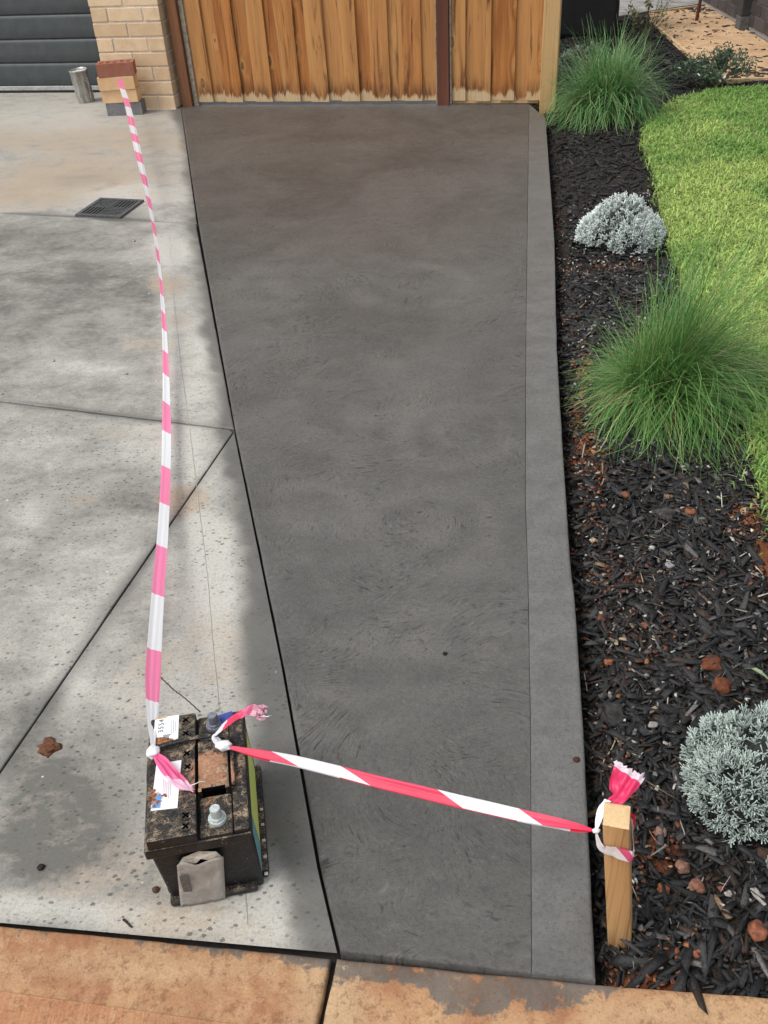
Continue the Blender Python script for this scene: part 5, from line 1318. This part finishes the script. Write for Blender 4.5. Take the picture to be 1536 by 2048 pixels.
# ------------------------------------------------------------------ wooden stake
SK = empty('wooden_stake', (0, 0, 0)); tag(SK, 'square sawn pine stake standing in the mulch at the slab corner', 'stake')
bt = [P(1216, 1905, -.06), P(1266, 1903, -.06)]; zt_ = .262
tp = [P(1205, 1650, zt_), P(1258, 1657, zt_)]
wv = (tp[1] - tp[0]); wv[2] = 0; L_ = np.linalg.norm(wv); back = np.array([-wv[1], wv[0], 0]) / L_ * .040
wv = np.array([math.cos(-.30), math.sin(-.30), 0]) * L_; wb = wv.copy(); back = np.array([-wv[1], wv[0], 0]) / L_ * .040
rings_ = []
for t in np.linspace(0, 1, 12):
    o_ = bt[0] * (1 - t) + tp[0] * t; wv_ = wb * (1 - t) + wv * t
    wv_ = wv_ / np.linalg.norm(wv_) * .0365
    q = [o_, o_ + wv_, o_ + wv_ + back, o_ + back]
    cn = sum(q) / 4
    rr2 = []
    for k in range(4):
        a_, b_ = q[k], q[(k + 1) % 4]; pv = q[k - 1]
        rr2 += [a_ + (pv - a_) * .05, a_ + (b_ - a_) * .05]
    rings_.append(rr2)
V = np.array(rings_).reshape(-1, 3); k8 = 8
F = [[r * k8 + k, r * k8 + (k + 1) % k8, (r + 1) * k8 + (k + 1) % k8, (r + 1) * k8 + k] for r in range(11) for k in range(k8)]
mesh_np('shaft', V, np.array(F), M['stake'], SK)
topc = np.array(rings_[-1]); n_ = 9
cenT = topc.mean(0)
q0, q1, q2, q3 = [rings_[-1][i] for i in (1, 2, 5, 6)]
V = []
for j in range(n_):
    for i in range(n_):
        u, v = i / (n_ - 1), j / (n_ - 1); a_ = tp[0] + (wv / L_ * .0365) * u + back * v
        a_ = a_ + (cenT - a_) * .012; e_ = min(u, v, 1 - u, 1 - v)
        V.append((a_[0], a_[1], zt_ + .0006 + (mnoise.noise(Vector((u * 9, v * 9, 3))) * .0012 if e_ > 0 else -.001 + random.uniform(-.001, .0008))))
F = [[j * n_ + i, j * n_ + i + 1, (j + 1) * n_ + i + 1, (j + 1) * n_ + i] for j in range(n_ - 1) for i in range(n_ - 1)]
mesh_np('sawn_top', np.array(V), np.array(F), M['endgrain'], SK)
stake_c = cenT

# ------------------------------------------------------------------ warning tapes
def mat_tape(name, red, white, bounds, slant, first_red=True, trans=.35):
    """diagonal printed bands; bounds run 0..1 along the tape"""
    s = NT(name); uv = s.n('UVMap').outputs[0]; sp = s.n('SeparateXYZ', {0: uv})
    t = s.math('ADD', sp.outputs[0], s.math('MULTIPLY', s.math('SUBTRACT', sp.outputs[1], .5), slant))
    acc = 0.0
    cur = None
    for i, b in enumerate(bounds):
        st_ = s.math('GREATER_THAN', t, b); cur = st_ if cur is None else s.math('ABSOLUTE', s.math('SUBTRACT', cur, st_))
    if cur is None: m = 1.0 if first_red else 0.0
    else: m = s.math('SUBTRACT', 1.0, cur) if first_red else cur
    nz = s.noise(s.mapping(uv, (3, 14, 1)), 1.0, 3)
    c = s.mix(m, white, s.mix(s.ramp(nz, .3, .7, 0, .35), red, tuple(min(1, v * 1.25 + .03) for v in red[:3]) + (1,)))
    fine = s.noise(s.mapping(uv, (60, 10, 1)), 1.0, 3)
    return s.done(c, .38, s.bump(s.math('ADD', fine, nz), .15, .002), .5, 0, trans)
def catmull(pts, n):
    pts = np.asarray(pts, float); k = len(pts); p = np.vstack([2 * pts[0] - pts[1], pts, 2 * pts[-1] - pts[-2]])
    out = []; ts = np.linspace(0, k - 1, n)
    for t in ts:
        i = min(int(t), k - 2); f = t - i; a, b, c, d = p[i], p[i + 1], p[i + 2], p[i + 3]
        out.append(.5 * ((2 * b) + (-a + c) * f + (2 * a - 5 * b + 4 * c - d) * f * f + (-a + 3 * b - 3 * c + d) * f ** 3))
    return np.array(out)
CAM = np.array([0, 0, CAM_H])
def tape(name, pts, wid, tilt, mat, parent, n=140, m=9, crease=.12, jag=0.0, seed=0, uval=None):
    """a ribbon: pts centre line, wid half widths, tilt how far the flat side turns up; crease = soft lengthwise folds"""
    q = catmull(pts, n); tt_ = np.linspace(0, 1, n)
    ww = np.interp(tt_, np.linspace(0, 1, len(wid)), wid); tl = np.interp(tt_, np.linspace(0, 1, len(tilt)), tilt)
    T = np.gradient(q, axis=0); T /= np.linalg.norm(T, axis=1)[:, None]
    h = np.cross(T, [0, 0, 1.]); h /= np.linalg.norm(h, axis=1)[:, None] + 1e-9; v = np.cross(h, T)
    side = h * np.cos(tl)[:, None] + v * np.sin(tl)[:, None]; nr = np.cross(side, T)
    us = np.linspace(-1, 1, m)
    fold = np.array([mnoise.noise(Vector((u * 2.2, seed, t * 3))) for t in tt_ for u in us]).reshape(n, m)
    V = q[:, None] + side[:, None] * (us[None, :, None] * ww[:, None, None]) + nr[:, None] * (fold * ww[:, None] * crease * 4)[..., None]
    if jag:
        V[-3:] += (np.random.default_rng(seed).random((3, m, 3)) - .5) * jag; V[-1] += T[-1] * (np.random.default_rng(seed + 1).random((m, 1)) - .3) * jag * 2
    U = np.repeat(tt_, m) if uval is None else np.repeat(uval(q), m)
    uv = np.stack([U, np.tile((us + 1) / 2, n)], -1)
    i = np.arange(n - 1)[:, None] * m + np.arange(m - 1)[None]; F = np.stack([i, i + 1, i + m + 1, i + m], -1).reshape(-1, 4)
    return mesh_np(name, V.reshape(-1, 3), F, mat, parent, uv=uv, smooth=True)
def knot(name, c, r, mat, parent, sq=(1, 1, .8), seed=0):
    bm = bmesh.new(); bmesh.ops.create_icosphere(bm, subdivisions=3, radius=r)
    for v in bm.verts:
        d = mnoise.noise(v.co / r * 1.6 + Vector((seed, 1, 2))) * .35 + abs(mnoise.noise(v.co / r * 3.4 + Vector((seed, 5, 2)))) * -.35
        v.co *= 1.1 + d; v.co = Vector([v.co[k] * sq[k] for k in range(3)])
    o = bm_obj(name, bm, mat, parent, True); o.location = c; return o
PINK, WHT, RED = (.86, .16, .36, 1), (.82, .83, .86, 1), (.76, .022, .095, 1)
M['tapew'] = simple('white_tape_film', (.80, .80, .83, 1), .4, 0, .05, 60)
# tape from the bricks to the battery: image rows of the band changes give the band lengths
c1 = [(238, 158, .232), (252, 200, .205), (262, 240, .185), (275, 300, .165), (290, 365, .14), (305, 440, .115), (318, 530, .09), (326, 620, .07), (331, 720, .055), (333, 850, .045), (331, 960, .048), (326, 1060, .06), (318, 1160, .082), (311, 1260, .11), (306, 1350, .145), (305, 1430, .175), (306, 1498, .192)]
p1 = np.array([P(*q) for q in c1]); q1_ = catmull(p1, 400)
def proj(p):
    v = ROT.T @ (np.asarray(p) - CAM); return 768 + FPX * v[0] / -v[2], 1024 - FPX * v[1] / -v[2]
ypx = np.array([proj(q)[1] for q in q1_]); tt1 = np.linspace(0, 1, 400)
rows1 = [178, 196, 214, 233, 252, 268, 285, 305, 325, 349, 371, 394, 417, 443, 470, 497, 524, 557, 590, 624, 660, 703, 750, 806, 864, 934, 1008, 1093, 1190, 1300, 1402]
bd1 = [float(np.interp(r, ypx, tt1)) for r in rows1]
T1 = empty('warning_tape', tuple(p1[0])); tag(T1, 'long pink and white striped warning tape from the stacked bricks to the battery', 'warning tape')
def reparent(o, root):
    o.parent = root; o.matrix_parent_inverse = Matrix.Translation(root.location).inverted(); return o
w1 = [.016, .0165, .0175, .0165, .0125, .0075, .0055, .0065, .0095, .0125, .0125, .013, .0135, .014, .0145, .010, .003]
tl1 = [.1, .1, .1, .1, .3, .5, .4, .3, .1, .1, .1, .1, .15, .2, .25, .3, .3]
# sort band borders in thirds so that each shader stays small
mt1 = mat_tape('pink_striped_tape', (.90, .235, .42, 1), WHT, bd1, .006, True)
reparent(tape('tape_band', p1, w1, tl1, mt1, None, 400, 9, .05, seed=1), T1)
k1 = BL(-.079, .050, .192); k1 = P(306, 1504, .192)
reparent(knot('knot', k1, .0115, M['tapew'], None, (.9, 1, .85), 1), T1)
mtail = mat_tape('pink_tail_tape', (.90, .13, .32, 1), (.93, .55, .70, 1), [.62], .3, True)
reparent(tape('tape_tail', [k1, P(325, 1525, .200), P(345, 1550, .200), P(365, 1568, .196), P(385, 1580, .189)], [.004, .010, .0125, .010, .0025], [.2, .3, .3, .1, 0], mtail, None, 60, 13, .16, .003, 4), T1)
reparent(tape('tape_thread', [P(380, 1571, .190), P(392, 1567, .189), P(400, 1563, .187), P(411, 1564, .186)], [.0012, .0006, .0005, .0002], [0, 0], M['tapew'], None, 20, 3, 0, 0, 5), T1)

# tape from the battery to the stake
a0 = P(452, 1495, .192); a1_ = P(1190, 1661, .235)
T2 = empty('warning_tape', tuple(a0)); tag(T2, 'short red and white striped warning tape from the battery to the wooden stake', 'warning tape')
n2p = 12; base2 = [(452, 1493), (520, 1507), (590, 1521), (680, 1543), (760, 1564), (840, 1583), (910, 1600), (980, 1616), (1050, 1632), (1110, 1644), (1155, 1653), (1189, 1661)]
p2 = np.array([P(x, y, .192 + (.235 - .192) * i / 11 - .022 * math.sin(i / 11 * math.pi)) for i, (x, y) in enumerate(base2)])
q2_ = catmull(p2, 400); xpx = np.array([proj(q)[0] for q in q2_])
bd2 = [float(np.interp(r, xpx, tt1)) for r in (568, 712, 900, 1062)]
mt2 = mat_tape('red_striped_tape', RED, WHT, bd2, -.075, True)
reparent(tape('tape_band', p2, [.0026, .0066, .0080, .0086, .0090, .0092, .0092, .0092, .0088, .0074, .0046, .0014], [-.5, -.5, -.5, -.5, -.5, -.5, -.5, -.5, -.5], mt2, None, 300, 9, .05, seed=2), T2)
# folded under edge
mt2b = mat_tape('red_striped_tape_back', (.62, .02, .06, 1), (.62, .63, .66, 1), [float(np.interp(r, xpx, tt1)) for r in (540, 680, 1035, 1140)], .0, True)
p2b = np.array([q + [0, -.004, -.0055] if 0 < i < 11 else q + [0, 0, -.001] for i, q in enumerate(p2)])
reparent(tape('tape_fold', p2b, [.001, .003, .004, .0045, .0045, .0045, .0045, .0045, .004, .003, .002, .001], [-.2] * 4, mt2b, None, 200, 5, .03, seed=3), T2)
k2 = P(449, 1491, .192)
reparent(knot('knot', k2, .0095, M['tapew'], None, (1.35, .9, .8), 6), T2)
mt3 = mat_tape('end_tape', (.85, .05, .13, 1), WHT, [.66], .18, False)
reparent(tape('tape_tail', [k2, P(436, 1484, .197), P(429, 1474, .204), P(433, 1466, .210), P(449, 1452, .216), P(470, 1436, .220), P(486, 1426, .222)], [.004, .0062, .0062, .0066, .0078, .008, .010], [.3, .5, .8, .6, .3, .2, .1], mt3, None, 80, 9, .10, 0, 7), T2)
mpk = mat_tape('frayed_pink_tape', (.90, .17, .34, 1), (.93, .50, .62, 1), [.5], .4, True)
reparent(tape('frayed_end', [P(478, 1433, .221), P(495, 1424, .222), P(510, 1420, .220), P(524, 1424, .214)], [.0075, .0095, .0125, .0135], [.1, .0, .0, -.1], mpk, None, 40, 15, .22, .007, 8), T2)
reparent(tape('tape_thread', [P(521, 1430, .214), P(532, 1433, .211), P(542, 1431, .209)], [.003, .0015, .0004], [0, 0], M['tapew'], None, 16, 5, .1, .001, 9), T2)
# loop round the stake
k3 = P(1192, 1661, .236)
ring = [k3]
front = [P(1196, 1672, .232), P(1209, 1690, .2265), P(1235, 1697, .226), P(1257, 1702, .2255), P(1262, 1697, .228)]
sc = stake_c
rt = [sc + np.array([.0235, -.018, -.034]), sc + np.array([.0245, .012, -.026]), sc + np.array([.016, .0255, -.022]), sc + np.array([-.012, .026, -.020]), sc + np.array([-.026, .012, -.022]), k3 + [0.004, .003, .002]]
def loop_tape(nm, pts, wd, mat, seed, n=80, cr=.08):
    q = catmull(pts, n); tt_ = np.linspace(0, 1, n); ww = np.interp(tt_, np.linspace(0, 1, len(wd)), wd)
    T = np.gradient(q, axis=0); T /= np.linalg.norm(T, axis=1)[:, None]
    out = q - sc; out[:, 2] = 0; out /= np.linalg.norm(out, axis=1)[:, None] + 1e-9
    side = np.cross(T, out); side /= np.linalg.norm(side, axis=1)[:, None] + 1e-9
    side = np.where(side[:, 2:3] < 0, -side, side); us = np.linspace(-1, 1, 7)
    V = q[:, None] + side[:, None] * us[None, :, None] * ww[:, None, None] + out[:, None] * np.array([[abs(mnoise.noise(Vector((u * 2, t * 6, seed)))) for u in us] for t in tt_])[..., None] * .0022 * (cr / .08)
    uv = np.stack([np.repeat(tt_, 7), np.tile((us + 1) / 2, n)], -1)
    i = np.arange(n - 1)[:, None] * 7 + np.arange(6)[None]; F = np.stack([i, i + 1, i + 8, i + 7], -1).reshape(-1, 4)
    return reparent(mesh_np(nm, V.reshape(-1, 3), F, mat, None, uv=uv, smooth=True), T2)
fp = [k3]
RS = lambda a_, b_, c_: np.array([a_ * math.cos(-.30) - b_ * math.sin(-.30), a_ * math.sin(-.30) + b_ * math.cos(-.30), c_])
for dx_, dy_, dz_ in ((-.019, -.022, -.046), (-.002, -.0235, -.048), (.0195, -.0235, -.052), (.0235, -.016, -.050)): fp.append(sc + RS(dx_ * 1.05, dy_ * 1.05, dz_) + np.array([dz_ * -.09, dz_ * .05, 0]))
mt4 = mat_tape('loop_tape_front', (.80, .10, .26, 1), WHT, [.62, .80], .25, False)
loop_tape('stake_loop', np.array(fp), [.002, .010, .0115, .0115, .009], mt4, 1)
mt5 = mat_tape('loop_tape_back', (.78, .02, .06, 1), WHT, [.30, .85], .3, False)
bp = [fp[-1], sc + RS(.0255, .004, -.040), sc + RS(.023, .0245, -.030), sc + RS(0, .0265, -.026), sc + RS(-.0235, .024, -.030), k3]
loop_tape('stake_loop', np.array(bp), [.007, .009, .008, .008, .007, .002], mt5, 2)
up_ = [k3, P(1197, 1640, .248), P(1205, 1615, .256), P(1216, 1600, .258)]
reparent(tape('tape_tail', up_, [.0015, .006, .007, .006], [.5, .7, .6, .4], M['tapew'], None, 40, 7, .06, 0, 12), T2)
mt6 = mat_tape('stake_tail_tape', (.84, .045, .16, 1), (.88, .76, .84, 1), [.90], .08, True)
reparent(tape('frayed_end', [stake_c + np.array([-.002, .028, -.012]), P(1234, 1594, .266), P(1245, 1570, .280), P(1260, 1540, .290)], [.0085, .012, .019, .0235], [-.25, -.2, -.1, -.1], mt6, None, 60, 21, .13, .004, 13), T2)
reparent(knot('knot', k3, .0042, M['tapew'], None, (1.3, .9, .9), 9), T2)

# ------------------------------------------------------------------ back corner: gravel strip, edging, wall, downpipe, bin
bm = bmesh.new(); vs = [bm.verts.new((x, y, .0)) for x, y in GPOLY]
bm.faces.new(vs); bmesh.ops.recalc_face_normals(bm, faces=bm.faces)
if bm.faces[:][0].normal.z < 0: bmesh.ops.reverse_faces(bm, faces=bm.faces[:])
s = NT('orange_sand_gravel'); p_ = s.pos(); a1 = s.noise(p_, 5, 6, .7); a2 = s.noise(p_, 90, 5, .75); a3 = s.vor(p_, 110)
c_ = s.mix(s.ramp(a1, .35, .7), (.50, .315, .175, 1), (.66, .47, .29, 1)); c_ = s.mix(s.ramp(a2, .3, .6), s.mix(.35, c_, (.2, .1, .05, 1)), c_)
M['sand'] = s.done(c_, .9, s.bump(s.math('ADD', a2, a3), .7, .006), .2)
tag(bm_obj('gravel_path', bm, M['sand']), kind='structure')
def gravel_chips():
    r = np.random.default_rng(9); n = 5200; lo, hi = GPOLY.min(0), GPOLY.max(0)
    x = r.uniform(lo[0], hi[0], n); y = r.uniform(lo[1], hi[1], n); pn = fbm(x * 2.2, y * 2.2, 91)
    ok = in_poly(x, y, GPOLY) & (r.random(n) < np.clip((pn - .42) * 4, .04, 1)); x, y = x[ok], y[ok]; n = len(x)
    L = r.uniform(.006, .026, n); W_ = L * r.uniform(.2, .5, n); yaw = r.uniform(0, 6.28, n)
    b = np.array([[-1, -1, 0], [1, -.6, 0], [1, .6, 0], [-1, 1, 0], [-.8, -.8, 1], [.8, -.5, 1], [.8, .5, 1], [-.8, .8, 1]], float)
    V = b[None] * np.stack([L, W_, W_ * .5], -1)[:, None]; c, s_ = np.cos(yaw)[:, None], np.sin(yaw)[:, None]
    X2 = V[..., 0] * c - V[..., 1] * s_ + x[:, None]; Y2 = V[..., 0] * s_ + V[..., 1] * c + y[:, None]
    V = np.stack([X2, Y2, V[..., 2] + .001], -1)
    fb = np.array([[4, 5, 6, 7], [0, 1, 5, 4], [1, 2, 6, 5], [2, 3, 7, 6], [3, 0, 4, 7]]); F = (fb[None] + np.arange(n)[:, None, None] * 8).reshape(-1, 4)
    pal = np.array([(.03, .02, .015), (.06, .035, .02), (.02, .018, .016), (.5, .42, .32)]); c = pal[r.choice(4, n, p=[.4, .25, .3, .05])]
    o = mesh_np('bark_litter', V.reshape(-1, 3), F, M['chip'], None, np.repeat(c, 8, 0)); tag(o, 'dark bark litter scattered over the sandy gravel path', 'bark litter', kind='stuff')
gravel_chips()
# concrete path behind
cp_ = np.array([P(1236, 34)[:2], P(1298, 23)[:2], P(1399, 9)[:2], P(1404, 4)[:2], P(1404, 4)[:2] + [.6, 8], P(1236, 34)[:2] + [-.5, 7]])
bm = bmesh.new(); bm.faces.new([bm.verts.new((x, y, .006)) for x, y in cp_]); r_ = bmesh.ops.extrude_face_region(bm, geom=bm.faces[:])
for v in [g_ for g_ in r_['geom'] if isinstance(g_, bmesh.types.BMVert)]: v.co.z = -.1
bmesh.ops.recalc_face_normals(bm, faces=bm.faces)
tag(bm_obj('concrete_path', bm, simple('grey_path_concrete', (.25, .24, .225, 1), .85, 0, .3, 7, .3)), kind='structure')
# timber edging
TE = empty('timber_edging'); tag(TE, 'thin timber boards edging the sandy gravel path', 'garden edging')
M['edge'] = simple('pale_edging_timber', (.52, .37, .20, 1), .8, 0, .2, 30, .3)
def board(a, b, th, z0, z1):
    a = np.array(a); b = np.array(b); d = b - a; L = np.linalg.norm(d); c = (a + b) / 2
    bm = bmesh.new(); bm_box(bm, (0, 0, (z0 + z1) / 2), (L, th, z1 - z0), bev=.002); o = bm_obj('edging_board', bm, M['edge'], TE); o.location = (c[0], c[1], 0); o.rotation_euler = (0, 0, math.atan2(d[1], d[0])); return o
board(P(1301, 44)[:2], P(1442, 166)[:2], .022, -.08, .016)
board(P(1440, 163)[:2], P(1720, 150)[:2], .022, -.09, .013)
board(P(1298, 27)[:2], P(1400, 13)[:2], .018, -.05, .013)
# charcoal brick wall
wa, wb_ = P(1403, 8)[:2], P(1536, 82)[:2]; wd_ = (wb_ - wa) / np.linalg.norm(wb_ - wa)
ws = wa - wd_ * 1.2; WY = math.atan2(wd_[1], wd_[0])
BW = empty('brick_wall', (ws[0], ws[1], 0), WY); tag(BW, 'charcoal brick wall with pale mortar behind the gravel path', 'wall')
fullm = bpy.data.meshes.new('brick'); bm = bmesh.new(); bm_box(bm, (0, 0, 0), (.229, .108, .076), bev=.0025); bm.to_mesh(fullm); bm.free(); fullm.materials.append(M['darkb'])
nb, ncs = 18, 12
inward = 1 if np.cross(wd_, np.array([0, 0]) - wa) > 0 else -1       # side facing the garden
for c__ in range(ncs):
    for k in range(nb):
        o = bpy.data.objects.new('brick', fullm); COL.objects.link(o); o.parent = BW
        o.location = ((k + .5 + (.5 if c__ % 2 else 0)) * .239, -inward * .054, .030 + c__ * .086 + .038)
bm = bmesh.new(); bm_box(bm, ((nb + .5) * .239 / 2, -inward * .058, ncs * .043 - .03), ((nb + .5) * .239, .108 - .012, ncs * .086 + .12)); bm_obj('mortar', bm, M['dmortar'], BW)
# downpipe
dpp = P(1486, 57)[:2]
DP = empty('downpipe', (dpp[0], dpp[1], 0), WY); tag(DP, 'square charcoal steel post with a paler foot against the brick wall', 'post')
bm = bmesh.new(); bm_box(bm, (0, 0, .80), (.10, .09, 1.42), bev=.004); bm_obj('shaft', bm, M['metalp'], DP)
bm = bmesh.new(); bm_box(bm, (0, 0, .045), (.108, .098, .09), bev=.003); bm_obj('foot', bm, simple('paler_foot', (.10, .10, .10, 1), .7, 0, .3, 40), DP)
rp = P(1393, 41)[:2]
bm = bmesh.new(); bm_cyl(bm, (0, 0, .6), .014, .014, 1.25, 12); o = bm_obj('rusty_rod', bm, M['rust']); o.location = (rp[0], rp[1], 0); o.rotation_euler = (rad(2), rad(3), 0)
tag(o, 'thin rusty steel rod standing in the sandy gravel path', 'rod')
# dark wheelie bin behind the gate end
bR = P(1237, 78)[:2]
bnd = np.array([D[0], D[1]])
bc = bR - bnd * .30 - NN * .33
BN = empty('wheelie_bin', (bc[0], bc[1], -.03), YAW); tag(BN, 'tall black bin standing in shade behind the gate end post', 'bin')
bm = bmesh.new(); bm_box(bm, (0, 0, .52), (.58, .64, .98), bev=.03, seg=2)
for v in bm.verts:
    if v.co.z < .3: v.co.x *= .97; v.co.y *= .85
bm_obj('body', bm, M['blackp'], BN)
bm = bmesh.new(); bm_box(bm, (0, -.01, 1.04), (.62, .70, .06), bev=.02, seg=2); bm_obj('lid', bm, M['blackp'], BN)
bm = bmesh.new(); bm_cyl(bm, (0, .38, .98), .018, .018, .5, 12, axis=(1, 0, 0)); bm_obj('handle', bm, M['blackp'], BN)
for sx in (-.26, .26):
    bm = bmesh.new(); bm_cyl(bm, (sx, .27, .10), .10, .10, .05, 24, axis=(1, 0, 0)); bm_obj('wheel', bm, M['blackp'], BN)

# short hairline crack left of the battery and a faint pencil seam run into the panels
def crack(pts, r, label=None):
    q = np.array([P(x, y, 0.0) for x, y in pts]); n = max(12, len(q) * 8); t = np.linspace(0, 1, n)
    q = np.stack([np.interp(t, np.linspace(0, 1, len(q)), q[:, k]) for k in range(3)], -1)
    q[:, :2] += (np.random.default_rng(len(pts)).random((n, 2)) - .5) * r * 1.2
    V, F = tube(q, r, 4, .35); o = mesh_np('crack', V, F, M['crack'], DR)
M['crack'] = simple('crack_grime', (.05, .048, .042, 1), .9)
crack([(318, 1352), (345, 1378), (372, 1398), (400, 1424)], .0014)
M['crack2'] = M['crack']
M['crack'] = simple('faint_seam', (.30, .29, .265, 1), .9)
crack([(338, 470), (350, 620), (363, 740), (380, 860), (398, 1010), (415, 1150), (427, 1300), (440, 1420)], .0010)
crack([(490, 1770), (496, 1850)], .0010)
print('objects', len(bpy.data.objects))
